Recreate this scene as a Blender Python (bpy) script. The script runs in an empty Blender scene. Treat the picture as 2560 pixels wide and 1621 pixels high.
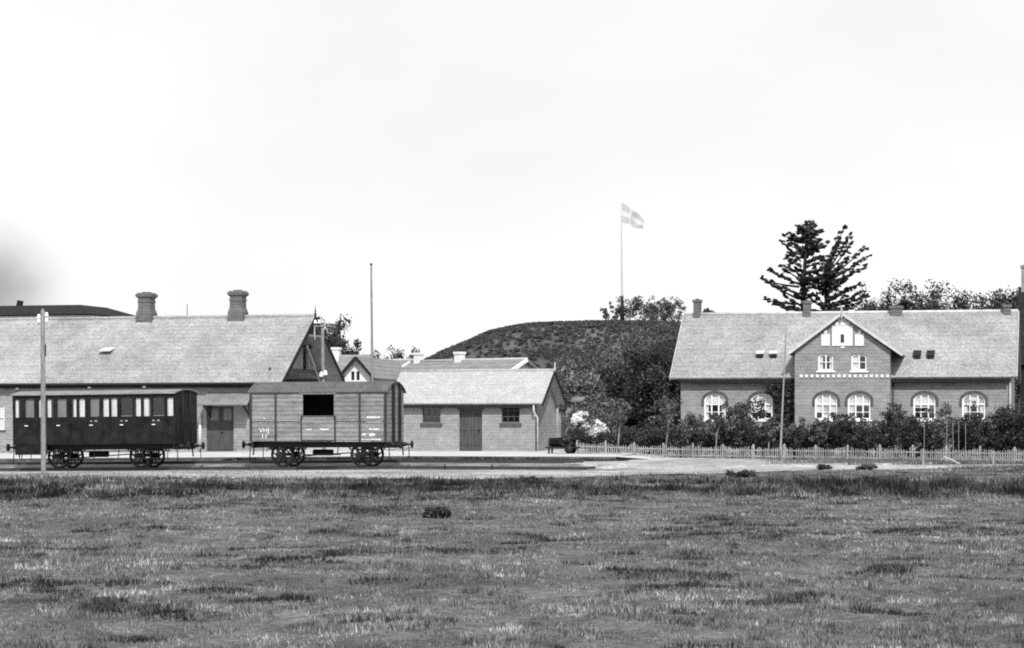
import bpy, math, random
import numpy as np
from mathutils import Vector, Matrix
from mathutils.geometry import tessellate_polygon
R = math.radians
random.seed(7)
rng = np.random.default_rng(11)
scene = bpy.context.scene
COL = scene.collection

# ------------------------------------------------------------------ camera, sky, sun, exposure
FPX = 6000.0          # focal length in photograph pixels (2560 wide)
CH = 2.0              # camera height above the meadow
HY = 1054.0           # horizon row
cam = bpy.data.cameras.new('camera'); camo = bpy.data.objects.new('camera', cam); COL.objects.link(camo)
cam.sensor_width = 36; cam.lens = 36 * FPX / 2560; cam.shift_y = (HY - 810.5) / 2560
cam.clip_start = .5; cam.clip_end = 9000
camo.location = (0, 0, CH); camo.rotation_euler = (R(90), 0, 0)
scene.camera = camo
SUN_EL, SUN_AZ = 43, 10     # elevation, degrees to the right of straight behind the camera
w = bpy.data.worlds.new('World'); scene.world = w; w.use_nodes = True
nt = w.node_tree; bg = nt.nodes['Background']
sky = nt.nodes.new('ShaderNodeTexSky'); sky.sky_type = 'NISHITA'; sky.sun_disc = False
sky.sun_elevation = R(SUN_EL); sky.sun_rotation = R(180 - SUN_AZ); sky.dust_density = 1; sky.air_density = 1
bw = nt.nodes.new('ShaderNodeRGBToBW')
tc = nt.nodes.new('ShaderNodeTexCoord')
mp = nt.nodes.new('ShaderNodeMapping'); mp.inputs['Scale'].default_value = (1, 1, 2.2)
nz = nt.nodes.new('ShaderNodeTexNoise'); nz.inputs['Scale'].default_value = 2.6; nz.inputs['Detail'].default_value = 5
cr = nt.nodes.new('ShaderNodeMapRange'); cr.inputs['From Min'].default_value = .3; cr.inputs['From Max'].default_value = .7
cr.inputs['To Min'].default_value = .16; cr.inputs['To Max'].default_value = .42      # thin bright cloud veil
mu = nt.nodes.new('ShaderNodeMath'); mu.operation = 'MULTIPLY'
nt.links.new(sky.outputs[0], bw.inputs[0]); nt.links.new(tc.outputs['Generated'], mp.inputs[0])
nt.links.new(mp.outputs[0], nz.inputs['Vector']); nt.links.new(nz.outputs[0], cr.inputs['Value'])
nt.links.new(bw.outputs[0], mu.inputs[0]); nt.links.new(cr.outputs[0], mu.inputs[1])
veil = nt.nodes.new('ShaderNodeMath'); veil.operation = 'ADD'; veil.inputs[1].default_value = 6.0        # high white overcast veil
nt.links.new(mu.outputs[0], veil.inputs[0]); nt.links.new(veil.outputs[0], bg.inputs[0]); bg.inputs[1].default_value = .1
sl = bpy.data.lights.new('sun', 'SUN'); sl.energy = 3.1; sl.angle = R(.6); sl.color = (1, 1, 1)
so = bpy.data.objects.new('sun', sl); COL.objects.link(so)
sd = Vector((math.sin(R(SUN_AZ)) * math.cos(R(SUN_EL)), -math.cos(R(SUN_AZ)) * math.cos(R(SUN_EL)), math.sin(R(SUN_EL))))
so.rotation_euler = sd.to_track_quat('Z', 'Y').to_euler(); so.location = (30, -30, 60)
scene.view_settings.view_transform = 'Standard'; scene.view_settings.look = 'None'
scene.view_settings.gamma = 1; scene.view_settings.exposure = 0.4
scene.render.engine = 'CYCLES'
scene.cycles.use_denoising = False          # leaves a little film grain
scene.cycles.filter_width = 1.9
scene.cycles.max_bounces = 6; scene.cycles.transparent_max_bounces = 8

# ------------------------------------------------------------------ helpers
def at(px, py, Y): return Vector(((px - 1280) / FPX * Y, Y, CH - (py - HY) / FPX * Y))
def sstep(a, b, x):
    t = np.clip((np.asarray(x, float) - a) / (b - a), 0, 1); return t * t * (3 - 2 * t)
def vnoise(x, y, seed=0):
    x = np.asarray(x, float); y = np.asarray(y, float)
    xi = np.floor(x).astype(np.int64); yi = np.floor(y).astype(np.int64)
    fx = x - xi; fy = y - yi; fx = fx * fx * (3 - 2 * fx); fy = fy * fy * (3 - 2 * fy)
    def h(a, b):
        n = (a * 374761393 + b * 668265263 + seed * 1442695041) & 0x7fffffff
        n = ((n ^ (n >> 13)) * 1274126177) & 0x7fffffff
        return ((n ^ (n >> 16)) & 0xffff) / 65535.0
    return (h(xi, yi) * (1 - fx) + h(xi + 1, yi) * fx) * (1 - fy) + (h(xi, yi + 1) * (1 - fx) + h(xi + 1, yi + 1) * fx) * fy
def fbm(x, y, seed=0, o=4):
    s = 0; a = .5; x = np.asarray(x, float); y = np.asarray(y, float)
    for i in range(o):
        s = s + a * vnoise(x * 2 ** i, y * 2 ** i, seed + i * 7); a *= .5
    return s / (1 - .5 ** o)
TH = R(15); TS, TC = math.sin(TH), math.cos(TH)
def vco(x, y): return x * TS + y * TC
VB = [(0, 0), (60, 0), (63, .10), (72, .12), (78, .05), (92, .03), (96, -.07), (99, -.12), (101.9, -.12), (103.2, .09), (106.3, .09), (107.9, .12), (114, .42), (120, .5), (140, .6), (400, .8)]
VC = [(0, 0), (60, 0), (63, .10), (72, .12), (78, .05), (92, .03), (100, .06), (105, .15), (114, .28), (120, .42), (140, .6), (400, .8)]
def H(x, y):
    x = np.asarray(x, float); y = np.asarray(y, float); v = vco(x, y)
    b = np.interp(v, [p[0] for p in VB], [p[1] for p in VB]); b2 = np.interp(v, [p[0] for p in VC], [p[1] for p in VC]); k = sstep(3, 8, x); b = b * (1 - k) + b2 * k
    g = -.0105 * np.clip(-5 - x, 0, 25) * sstep(78, 96, y)
    f = 1 - sstep(74, 84, y)
    n = (fbm(x * .22, y * .22, 3) - .5) * .22 + (fbm(x * .9, y * .9, 5) - .5) * .12
    return b + g + n * (.12 + .88 * f)
def Hf(x, y): return float(H(x, y))

class MB:
    def __init__(s): s.v = []; s.f = []; s.sm = []
    def add(s, vs, fs, smooth=False):
        n = len(s.v); s.v += [tuple(p) for p in vs]; s.f += [tuple(i + n for i in f) for f in fs]; s.sm += [smooth] * len(fs); return s
    def box(s, x0, x1, y0, y1, z0, z1, rot=None, piv=None):
        vs = [(x, y, z) for x in (x0, x1) for y in (y0, y1) for z in (z0, z1)]
        if rot is not None:
            pv = Vector(piv if piv else ((x0 + x1) / 2, (y0 + y1) / 2, (z0 + z1) / 2)); vs = [tuple(rot @ (Vector(p) - pv) + pv) for p in vs]
        return s.add(vs, [(0, 1, 3, 2), (4, 6, 7, 5), (0, 4, 5, 1), (2, 3, 7, 6), (0, 2, 6, 4), (1, 5, 7, 3)])
    def bar(s, a, b, w, h=None):
        a = Vector(a); b = Vector(b); h = h or w; d = (b - a).normalized()
        up = Vector((0, 0, 1)) if abs(d.z) < .95 else Vector((0, 1, 0))
        r = d.cross(up).normalized() * w / 2; u = r.cross(d).normalized() * h / 2
        vs = [p + i * r + j * u for p in (a, b) for i, j in ((-1, -1), (1, -1), (1, 1), (-1, 1))]
        return s.add(vs, [(3, 2, 1, 0), (4, 5, 6, 7), (0, 1, 5, 4), (1, 2, 6, 5), (2, 3, 7, 6), (3, 0, 4, 7)])
    def tube(s, pts, rad, n=8, caps=True):
        pts = [Vector(p) for p in pts]; vs = []; fs = []
        if not hasattr(rad, '__len__'): rad = [rad] * len(pts)
        for i, p in enumerate(pts):
            d = (pts[min(i + 1, len(pts) - 1)] - pts[max(i - 1, 0)]).normalized()
            up = Vector((0, 0, 1)) if abs(d.z) < .9 else Vector((0, 1, 0))
            r = d.cross(up).normalized(); u = r.cross(d).normalized()
            for k in range(n):
                a = 2 * math.pi * k / n; vs.append(p + (r * math.cos(a) + u * math.sin(a)) * rad[i])
        for i in range(len(pts) - 1):
            for k in range(n): fs.append((i * n + k, i * n + (k + 1) % n, (i + 1) * n + (k + 1) % n, (i + 1) * n + k))
        if caps: fs.append(tuple(range(n))[::-1]); fs.append(tuple((len(pts) - 1) * n + k for k in range(n)))
        return s.add(vs, fs, True)
    def lathe(s, c, prof, n=12):     # prof: (r, z) around vertical axis
        return s.tube([(c[0], c[1], c[2] + z) for r, z in prof], [r for r, z in prof], n)
    def poly(s, pts, holes, mapf, depth, back=True):
        """flat panel with openings; pts/holes are 2D, mapf(a, b, d) -> 3D, d = depth into the wall"""
        loops = [pts] + holes; tri = tessellate_polygon([[Vector((a, b, 0)) for a, b in l] for l in loops])
        flat = [p for l in loops for p in l]
        s.add([mapf(a, b, 0) for a, b in flat], tri)
        if back: s.add([mapf(a, b, depth) for a, b in flat], tri)
        for l in loops:
            n = len(l); s.add([mapf(a, b, 0) for a, b in l] + [mapf(a, b, depth) for a, b in l], [(i, (i + 1) % n, (i + 1) % n + n, i + n) for i in range(n)])
        return s
    def build(s, name, m, parent=None):
        me = bpy.data.meshes.new(name); me.from_pydata(s.v, [], s.f)
        if any(s.sm): me.polygons.foreach_set('use_smooth', s.sm)
        me.materials.append(m); me.update()
        import bmesh
        bm = bmesh.new(); bm.from_mesh(me); bmesh.ops.recalc_face_normals(bm, faces=bm.faces); bm.to_mesh(me); bm.free()
        o = bpy.data.objects.new(name, me); COL.objects.link(o)
        if parent: o.parent = parent
        return o
def tag(o, label=None, cat=None, group=None, kind=None):
    if label: o['label'] = label
    if cat: o['category'] = cat
    if group: o['group'] = group
    if kind: o['kind'] = kind
    return o
def empty(name, loc, rz=0, label=None, cat=None, group=None, ry=0):
    o = bpy.data.objects.new(name, None); COL.objects.link(o); o.location = loc; o.rotation_euler = (0, ry, rz); o.empty_display_size = .3
    return tag(o, label, cat, group)
def copy_tree(o, parent=None):
    c = o.copy(); COL.objects.link(c); c.parent = parent
    for ch in list(o.children): copy_tree(ch, c)
    return c

class Frame:           # a building's own axes: u along the front, v into the depth, z up
    def __init__(s, px, Y, z0, th=TH):
        s.c, s.s = math.cos(th), math.sin(th); s.X = (px - 1280) / FPX * Y; s.Y = Y; s.z0 = z0; s.th = th
    def u(s, px, v=0):
        k = (px - 1280) / FPX
        return (k * (s.Y + v * s.c) - s.X - v * s.s) / (s.c + k * s.s)
    def z(s, px, py, v=0):
        u = s.u(px, v); Y = s.Y - u * s.s + v * s.c
        return CH - (py - HY) / FPX * Y - s.z0
    def root(s, name, **k): return empty(name, (s.X, s.Y, s.z0), -s.th, **k)
def front(a, b, d): return (a, d, b)

# ------------------------------------------------------------------ materials (a black-and-white world)
MATS = {}
def mat(name, v, var=.25, scale=6, stretch=(1, 1, 1), fine=.25, fscale=60, bump=.3, rough=.9, bands=None, spec=.2, attr=None, trans=0, blotch=0, metallic=0):
    m = bpy.data.materials.new(name); m.use_nodes = True; t = m.node_tree; N = t.nodes; L = t.links
    b = N['Principled BSDF']; b.inputs['Roughness'].default_value = rough; b.inputs['Specular IOR Level'].default_value = spec; b.inputs['Metallic'].default_value = metallic
    tc = N.new('ShaderNodeTexCoord'); mp = N.new('ShaderNodeMapping'); mp.inputs['Scale'].default_value = stretch
    L.new(tc.outputs['Object'], mp.inputs[0])
    def noise(sc, det=4):
        n = N.new('ShaderNodeTexNoise'); n.inputs['Scale'].default_value = sc; n.inputs['Detail'].default_value = det; L.new(mp.outputs[0], n.inputs['Vector']); return n.outputs[0]
    def rngn(sock, a, bb, lo=.3, hi=.7):
        r = N.new('ShaderNodeMapRange'); r.inputs['From Min'].default_value = lo; r.inputs['From Max'].default_value = hi
        r.inputs['To Min'].default_value = a; r.inputs['To Max'].default_value = bb; L.new(sock, r.inputs['Value']); return r.outputs[0]
    def mul(a, bb):
        x = N.new('ShaderNodeMath'); x.operation = 'MULTIPLY'
        for i, q in enumerate((a, bb)):
            if isinstance(q, (int, float)): x.inputs[i].default_value = q
            else: L.new(q, x.inputs[i])
        return x.outputs[0]
    n1 = noise(scale); n2 = noise(fscale, 2)
    col = mul(mul(v, rngn(n1, 1 - var, 1 + var)), rngn(n2, 1 - fine, 1 + fine))
    if blotch: col = mul(col, rngn(noise(scale * .23, 3), 1 - blotch, 1 + blotch))
    hgt = n2
    if bands:
        for ax, period, amt in bands:
            wv = N.new('ShaderNodeTexWave'); wv.bands_direction = ax; wv.inputs['Scale'].default_value = 1 / period * .31416; wv.inputs['Distortion'].default_value = .6
            wv.inputs['Detail'].default_value = 1; wv.inputs['Detail Scale'].default_value = 3
            L.new(tc.outputs['Object'], wv.inputs['Vector']); q = rngn(wv.outputs['Fac'], 1 - amt, 1 + amt * .4, 0, .5)
            col = mul(col, q); hgt = mul(hgt, q)
    if attr:
        at_ = N.new('ShaderNodeAttribute'); at_.attribute_name = attr; col = mul(col, at_.outputs['Fac'])
    L.new(col, b.inputs['Base Color'])
    if bump:
        bp = N.new('ShaderNodeBump'); bp.inputs['Strength'].default_value = bump; bp.inputs['Distance'].default_value = .03; L.new(hgt, bp.inputs['Height']); L.new(bp.outputs[0], b.inputs['Normal'])
    if trans:
        tr = N.new('ShaderNodeBsdfTranslucent'); L.new(col, tr.inputs[0]); mx = N.new('ShaderNodeMixShader'); mx.inputs[0].default_value = trans
        L.new(b.outputs[0], mx.inputs[1]); L.new(tr.outputs[0], mx.inputs[2]); L.new(mx.outputs[0], N['Material Output'].inputs[0])
    MATS[name] = m; return m
M = MATS
mat('pantile', .29, .14, 1.6, fine=.30, fscale=9, bump=.4, bands=[('Z', .22, .08)], blotch=.16)
mat('slate_light', .38, .10, 1.5, fine=.2, fscale=9, bump=.35, bands=[('Z', .17, .05)])
mat('old_tile', .22, .15, 2, fine=.2, fscale=20, bands=[('Z', .25, .15)])
mat('chimney_brick', .13, .2, 2.5, (1, 1, 2.2), fine=.3, fscale=12, bump=.5, bands=[('Z', .16, .15)])
mat('brick', .25, .16, 2.5, (1, 1, 2.2), fine=.34, fscale=12, bump=.5, bands=[('Z', .16, .12)], blotch=.12)
mat('brick_pale', .265, .16, 2.5, (1, 1, 2.2), fine=.32, fscale=12, bump=.5, bands=[('Z', .16, .12)], blotch=.12)
mat('brick_dark', .085, .2, 3, (1, 1, 2.2), fine=.3, fscale=14, bump=.5)
mat('plaster_white', .72, .08, 2, fine=.08)
mat('paint_white', .78, .05, 5, fine=.05, bump=.1, rough=.6)
mat('paint_grey', .42, .15, 5, fine=.1, bump=.1)
mat('tar_dark', .018, .3, 3, fine=.3, fscale=20)
mat('door_wood', .075, .25, 4, (5, 1, .6), fine=.3, fscale=16)
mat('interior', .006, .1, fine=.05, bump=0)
mat('curtain', .8, .15, 3, (6, 1, .5), fine=.1, fscale=14, bump=.2)
mat('curtain_dim', .20, .2, 3, (6, 1, .5), fine=.15, fscale=14, bump=.2)
mat('carriage_paint', .014, .6, 2.5, fine=.35, fscale=18, bump=.25, rough=.6, spec=.15)
mat('wagon_boards', .215, .2, 2.2, (1, 1, 3), fine=.4, fscale=16, bump=.5, bands=[('Z', .19, .28)], blotch=.24)
mat('wagon_iron', .05, .3, 4, fine=.3, fscale=20)
mat('roof_canvas', .105, .22, 2.5, fine=.35, fscale=16, bump=.4)
mat('roof_carriage', .22, .2, 2, fine=.3, fscale=14, bump=.4)
mat('roof_canvas_pale', .2, .2, 2, fine=.3, fscale=14, bump=.4)
mat('iron', .009, .3, 6, fine=.3, rough=.6, spec=.4)
mat('rail_steel', .05, .3, 6, fine=.3, rough=.45, spec=.5)
mat('porcelain', .85, .03, 4, fine=.02, bump=0, rough=.25, spec=.6)
mat('pole_wood', .26, .25, 2, (6, 6, .6), fine=.25, fscale=16)
mat('pole_pale', .5, .15, 2, (6, 6, .4), fine=.15, fscale=16)
mat('fence_wood', .31, .3, 1.2, fine=.3, fscale=9)
mat('zinc', .55, .15, 3, fine=.1, rough=.5)
mat('bark_dark', .025, .3, 5, (3, 3, .8), fine=.3)
mat('bark', .07, .3, 5, (3, 3, .8), fine=.3)
mat('bark_pale', .22, .3, 5, (3, 3, .8), fine=.3)
mat('sleeper', .06, .3, 4, fine=.3)
mat('leaf', .115, .2, 1.5, fine=.2, fscale=20, bump=0, attr='shade', trans=.25, rough=.6)
mat('leaf_dark', .055, .2, 1.5, fine=.2, fscale=20, bump=0, attr='shade', trans=.2, rough=.6)
mat('leaf_pale', .14, .2, 1.5, fine=.2, fscale=20, bump=0, attr='shade', trans=.2)
mat('flare_clump', .82, .2, 1.5, fine=.2, fscale=20, bump=0, attr='shade', trans=.3)  # white leaf clumps standing in for a bright flare
mat('flag_cloth', .68, .08, 5, fine=.1, trans=.5, bump=.1)
mat('flag_white', .9, .02, 5, fine=.02, trans=.5, bump=.1)
mat('grass', .155, .25, 1.3, fine=.3, fscale=9, bump=0, attr='shade', trans=.15, rough=.8, blotch=.2)
mat('meadow', .10, .4, 1.2, fine=.45, fscale=9, bump=.8, blotch=.35)
mat('gravel', .33, .34, .7, (1, 1.2, 1), fine=.4, fscale=5, bump=.8, blotch=.3)
mat('ballast', .19, .45, .9, (1, 2, 1), fine=.4, fscale=7, bump=.6, blotch=.25)
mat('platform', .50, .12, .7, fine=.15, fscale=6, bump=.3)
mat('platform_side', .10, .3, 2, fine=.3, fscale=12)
mat('hillside', .075, .35, .3, fine=.4, fscale=3, bump=.8, blotch=.3)
def glass():
    m = bpy.data.materials.new('glass'); m.use_nodes = True; t = m.node_tree; N = t.nodes; L = t.links
    N.remove(N['Principled BSDF']); g = N.new('ShaderNodeBsdfGlossy'); g.inputs['Roughness'].default_value = .06; g.inputs[0].default_value = (.9, .9, .9, 1)
    tr = N.new('ShaderNodeBsdfTransparent'); tr.inputs[0].default_value = (.85, .85, .85, 1); mx = N.new('ShaderNodeMixShader'); mx.inputs[0].default_value = .10
    L.new(tr.outputs[0], mx.inputs[1]); L.new(g.outputs[0], mx.inputs[2]); L.new(mx.outputs[0], N['Material Output'].inputs[0]); M['glass'] = m
glass()

# ------------------------------------------------------------------ leaf and branch builders
def fast_mesh(name, verts, nper, mat_, parent=None, shade=None):
    nv = len(verts); nf = nv // nper; me = bpy.data.meshes.new(name)
    me.vertices.add(nv); me.vertices.foreach_set('co', np.ascontiguousarray(verts, np.float32).ravel())
    me.loops.add(nv); me.loops.foreach_set('vertex_index', np.arange(nv, dtype=np.int32))
    me.polygons.add(nf); me.polygons.foreach_set('loop_start', np.arange(0, nv, nper, dtype=np.int32))
    me.update(calc_edges=True)
    if shade is not None:
        me.attributes.new('shade', 'FLOAT', 'POINT').data.foreach_set('value', np.repeat(shade, nper).astype(np.float32))
    me.materials.append(mat_); o = bpy.data.objects.new(name, me); COL.objects.link(o)
    if parent: o.parent = parent
    return o
def leaf_quads(c, size, elong=1.6, dirs=None, spread=1.0, up=.25):
    n = len(c); t = rng.normal(size=(n, 3))
    if dirs is not None: t = dirs + t * spread * .5
    t /= np.linalg.norm(t, axis=1)[:, None] + 1e-9
    q = rng.normal(size=(n, 3)); q[:, 2] += up; b = np.cross(t, q); b /= np.linalg.norm(b, axis=1)[:, None] + 1e-9
    s = size * rng.uniform(.6, 1.4, n)[:, None]
    return np.stack([c - t * s * elong, c + b * s, c + t * s * elong, c - b * s], 1).reshape(-1, 3)
def leaf_obj(name, c, size, m, parent, shade=None, **k):
    if shade is None: shade = rng.uniform(.6, 1.4, len(c))
    return fast_mesh(name, leaf_quads(np.asarray(c, float), size, **k), 4, m, parent, shade)
def clumps(cent, rad, per, squash=.8):
    cent = np.asarray(cent, float); n = len(cent); per = int(per)
    d = rng.normal(size=(n, per, 3)); d /= np.linalg.norm(d, axis=2)[:, :, None]; r = rng.uniform(.15, 1, (n, per, 1)) ** .6
    d = d * r * np.asarray(rad).reshape(-1, 1, 1) ; d[:, :, 2] *= squash
    sh = np.repeat(rng.uniform(.6, 1.4, n), per) * rng.uniform(.35, 1.65, n * per)
    return (cent[:, None, :] + d).reshape(-1, 3), sh
def branch(mb, p, d, ln, r, depth, tips, spread=.6, n=6, gain=.25):
    pts = [Vector(p)]; k = 4; dd = Vector(d).normalized()
    for i in range(k):
        dd = (dd + Vector((random.gauss(0, .12), random.gauss(0, .12), random.gauss(0, .08) + gain * .15))).normalized(); pts.append(pts[-1] + dd * ln / k)
    mb.tube(pts, [r * (1 - .55 * i / k) for i in range(k + 1)], n, caps=False)
    if depth == 0: tips.append(pts[-1]); tips.append(pts[-2]); return
    for i in range(random.choice((2, 3, 3))):
        a = random.choice(pts[2:]); q = (dd + Vector((random.gauss(0, spread), random.gauss(0, spread), random.gauss(gain, spread * .5)))).normalized()
        branch(mb, a, q, ln * random.uniform(.55, .8), r * .5, depth - 1, tips, spread, max(4, n - 1), gain)
    tips.append(pts[-1])
def broadleaf(px, Y, z0, h, wd, label, cat='tree', name='tree', group=None, m='leaf_dark', trunk_h=.3, per=34, nclump=60, leaf=.10, fill=1.0, bark='bark', squash=1, stems=1, sparse=0, low=.0):
    X = (px - 1280) / FPX * Y; r = empty(name, (X, Y, z0), 0, label, cat, group)
    mb = MB(); tips = []
    for s in range(stems):
        sp = .05 if stems == 1 else .35
        d = Vector((random.gauss(0, sp), random.gauss(0, sp), 1)).normalized(); th = h * trunk_h * random.uniform(.8, 1.1)
        rr = (h * .022 if h > 3.2 else h * .011) / math.sqrt(stems) + .008; b0 = Vector((random.gauss(0, .03 * stems), random.gauss(0, .03 * stems), 0))
        mb.tube([b0, b0 + d * th * .5, b0 + d * th], [rr * 1.25, rr, rr * .85], 7)
        for k in range(4 if stems == 1 else 2):
            a = random.uniform(0, 6.28); q = Vector((math.cos(a) * .7 * wd / h, math.sin(a) * .7 * wd / h, .8)); branch(mb, b0 + d * th * random.uniform(.85, 1), q, h * (1 - trunk_h) * .5, rr * .6, 2, tips, .45)
    mb.build('trunk' if stems == 1 else 'stem', M[bark], r)
    zc = h * (.5 + low * .5 + trunk_h * .25); hz = h - zc
    cs = []
    while len(cs) < nclump:
        p = rng.normal(size=3); p /= np.linalg.norm(p); p *= rng.uniform(.2, 1) ** .5
        a = math.atan2(p[1], p[0]); lump = .72 + .38 * vnoise(a * 1.7 + px * .37, p[2] * 2 + Y, 5)
        cs.append((p[0] * wd / 2 * lump, p[1] * wd / 2 * lump, zc + p[2] * (hz if p[2] > 0 else zc - h * trunk_h * .6) * lump * (1.08 if p[2] > 0 else 1)))
    tl = [t for t in tips if t.z < h * 1.05 and abs(t.x) < wd * .62]
    for t in tl[:: max(1, len(tl) // max(1, nclump // 2))]: cs.append(tuple(t))
    cs = np.array(cs)
    if sparse: cs = cs[rng.random(len(cs)) > sparse]
    P, S = clumps(cs, wd * rng.uniform(.09, .17, len(cs)) * fill, per, squash)
    P[:, 2] = np.maximum(P[:, 2], .05)
    leaf_obj('crown' if stems == 1 else 'foliage', P, leaf, M[m], r, S)
    return r

# ------------------------------------------------------------------ ground
def axis(parts):
    out = []
    for a, b, s in parts: out += list(np.arange(a, b, s))
    return np.array(out + [parts[-1][1]])
gx = axis([(-1500, -200, 130), (-200, -40, 10), (-40, 40, .5), (40, 200, 10), (200, 1500, 130)])
gy = axis([(-400, 0, 50), (0, 14, 2), (14, 122, .5), (122, 250, 8), (250, 3000, 250)])
def sheet(name, xs, ys, zf, m):
    GX, GY = np.meshgrid(xs, ys); Z = zf(GX, GY); nx, ny = len(xs), len(ys)
    me = bpy.data.meshes.new(name); V = np.stack([GX, GY, Z], -1).reshape(-1, 3)
    F = [(j * nx + i, j * nx + i + 1, (j + 1) * nx + i + 1, (j + 1) * nx + i) for j in range(ny - 1) for i in range(nx - 1)]
    me.from_pydata(V.tolist(), [], F); me.polygons.foreach_set('use_smooth', [True] * len(F)); me.materials.append(m); me.update()
    o = bpy.data.objects.new(name, me); COL.objects.link(o); return o
tag(sheet('ground', gx, gy, H, M['meadow']), 'rough cropped meadow with dark tufts in front of the railway', kind='structure')

def strip(name, rows, m, label, lift=.02, step=14, nt=28, wob=.5, kind='structure'):
    """rows: (px, Y_near, Y_far); a sheet that follows the ground"""
    ps = np.arange(rows[0][0], rows[-1][0] + 1, step); a = np.interp(ps, [r[0] for r in rows], [r[1] for r in rows]); b = np.interp(ps, [r[0] for r in rows], [r[2] for r in rows])
    a = a + (fbm(ps * .02, ps * 0 + 3, 4) - .5) * 2 * wob * 3; b = b + (fbm(ps * .02, ps * 0 + 9, 8) - .5) * wob
    V = []; F = []
    for i, p in enumerate(ps):
        for k in range(nt + 1):
            Y = a[i] + (b[i] - a[i]) * k / nt; X = (p - 1280) / FPX * Y; V.append((X, Y, Hf(X, Y) + lift * (1 if 0 < k < nt else -1)))
    for i in range(len(ps) - 1):
        for k in range(nt): q = i * (nt + 1) + k; F.append((q, q + nt + 1, q + nt + 2, q + 1))
    me = bpy.data.meshes.new(name); me.from_pydata(V, [], F); me.polygons.foreach_set('use_smooth', [True] * len(F)); me.materials.append(m); me.update()
    o = bpy.data.objects.new(name, me); COL.objects.link(o); return tag(o, label, kind=kind)
def Yv(px, v): k = (px - 1280) / FPX; return v / (TC + k * TS)
pxs = list(range(-900, 3601, 100))
def nearY(p): return float(np.interp(p, [-900, 0, 500, 1280, 1560, 1960, 2560, 3600], [78, 79, 80, 80, 87, 95, 100.0, 102]))
strip('gravel_path', [(p, nearY(p), Yv(p, 98.2) if p < 1450 else float(np.interp(p, [1450, 1600, 1900, 2100, 2560, 3600], [Yv(1450, 98.2), 104.5, 104, 103, 103, 104]))) for p in pxs], M['gravel'], 'pale trodden gravel along the near side of the rails')
strip('track_bed', [(p, Yv(p, 98.0), Yv(p, 107.9)) for p in range(-900, 1601, 50)], M['ballast'], 'dark ballast under the two tracks', lift=.035, wob=.1)
strip('gravel_yard', [(1380, 108, 112), (1480, 104.5, 115), (1600, 102, 114.5), (1900, 101.5, 110.5), (2000, 102.6, 108.5), (2250, 103.6, 106), (2350, 103.8, 104.5)], M['gravel'], 'bright gravel yard before the picket fence', lift=.05, wob=.3)

# platform: sloping top, rough front edge, tapering into the yard on the right
def platform():
    V = []; F = []; us = np.arange(-66, -23.9, .5); n = 8; v0, v1 = 108.0, 131.0
    for i, u in enumerate(us):
        for k in range(n + 1):
            v = v0 + (v1 - v0) * (k / n) + (rng.normal(0, .04) if k == 0 else 0)
            x = u * TC + v * TS; y = -u * TS + v * TC
            z = .37 + (v - v0) / 9 * .13 - .0105 * max(0, -5 - x) ; z = min(z, .52)
            V.append((x, y, z))
    for i in range(len(us) - 1):
        for k in range(n): q = i * (n + 1) + k; F.append((q, q + n + 1, q + n + 2, q + 1))
    nb = len(V)
    for i, u in enumerate(us): x, y, z = V[i * (n + 1)]; V.append((x, y, z - .45))
    for i in range(len(us) - 1): F.append((i * (n + 1), (i + 1) * (n + 1), nb + i + 1, nb + i))
    q = (len(us) - 1) * (n + 1)
    x0, y0, z0 = V[q]; x1, y1, z1 = V[q + n]; a = len(V); V.extend([(x0 + 2.2, y0 + .6, .2), (x1 + 2.2, y1, .35)])
    F.append((q, a, a + 1, q + n)); 
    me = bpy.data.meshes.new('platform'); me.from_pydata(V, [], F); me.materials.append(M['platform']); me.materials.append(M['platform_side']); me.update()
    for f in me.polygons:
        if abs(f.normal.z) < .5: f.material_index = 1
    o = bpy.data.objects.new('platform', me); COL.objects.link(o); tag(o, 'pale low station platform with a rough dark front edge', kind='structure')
platform()
def pz(x, y): v = vco(x, y); return min(.37 + (v - 108) / 9 * .13 - .0105 * max(0, -5 - x), .52)

# tracks
def track(v, u0, u1, label):
    z = lambda u: Hf(u * TC + v * TS, -u * TS + v * TC)
    r = empty('railway_track', (v * TS, v * TC, 0), -TH, label, 'railway track', 'tracks beside the platform')
    for dv in (0, 1.5):
        mb = MB(); us = np.arange(u0, u1, 1.5)
        for a, b in zip(us[:-1], us[1:]):
            za, zb = RZ(a, v), RZ(b, v)
            mb.bar((a, dv, za - .015), (b, dv, zb - .015), .07, .03); mb.bar((a, dv, za - .075), (b, dv, zb - .075), .02, .09); mb.bar((a, dv, za - .125), (b, dv, zb - .125), .12, .02)
        mb.build('rail', M['rail_steel'], r)
    us = list(np.arange(u0 + .4, u1, (u1 - u0) / 80))
    for u in us: MB().box(u - .12, u + .12, -.45, 1.95, RZ(u, v) - .24, RZ(u, v) - .138).build('sleeper', M['sleeper'], r)
    return r
RAILV = 100.2
def RZ(u, v):      # rail top height: a gentle fall to the left
    x = u * TC + v * TS
    base = .035 if v < 103 else .245
    return base - .0105 * max(0, -5 - x)
track(RAILV, -64, -22.5, 'nearer of the two railway tracks, under the carriage and the goods wagon')
track(104.3, -64, -24.5, 'farther railway track close against the platform edge')

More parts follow.
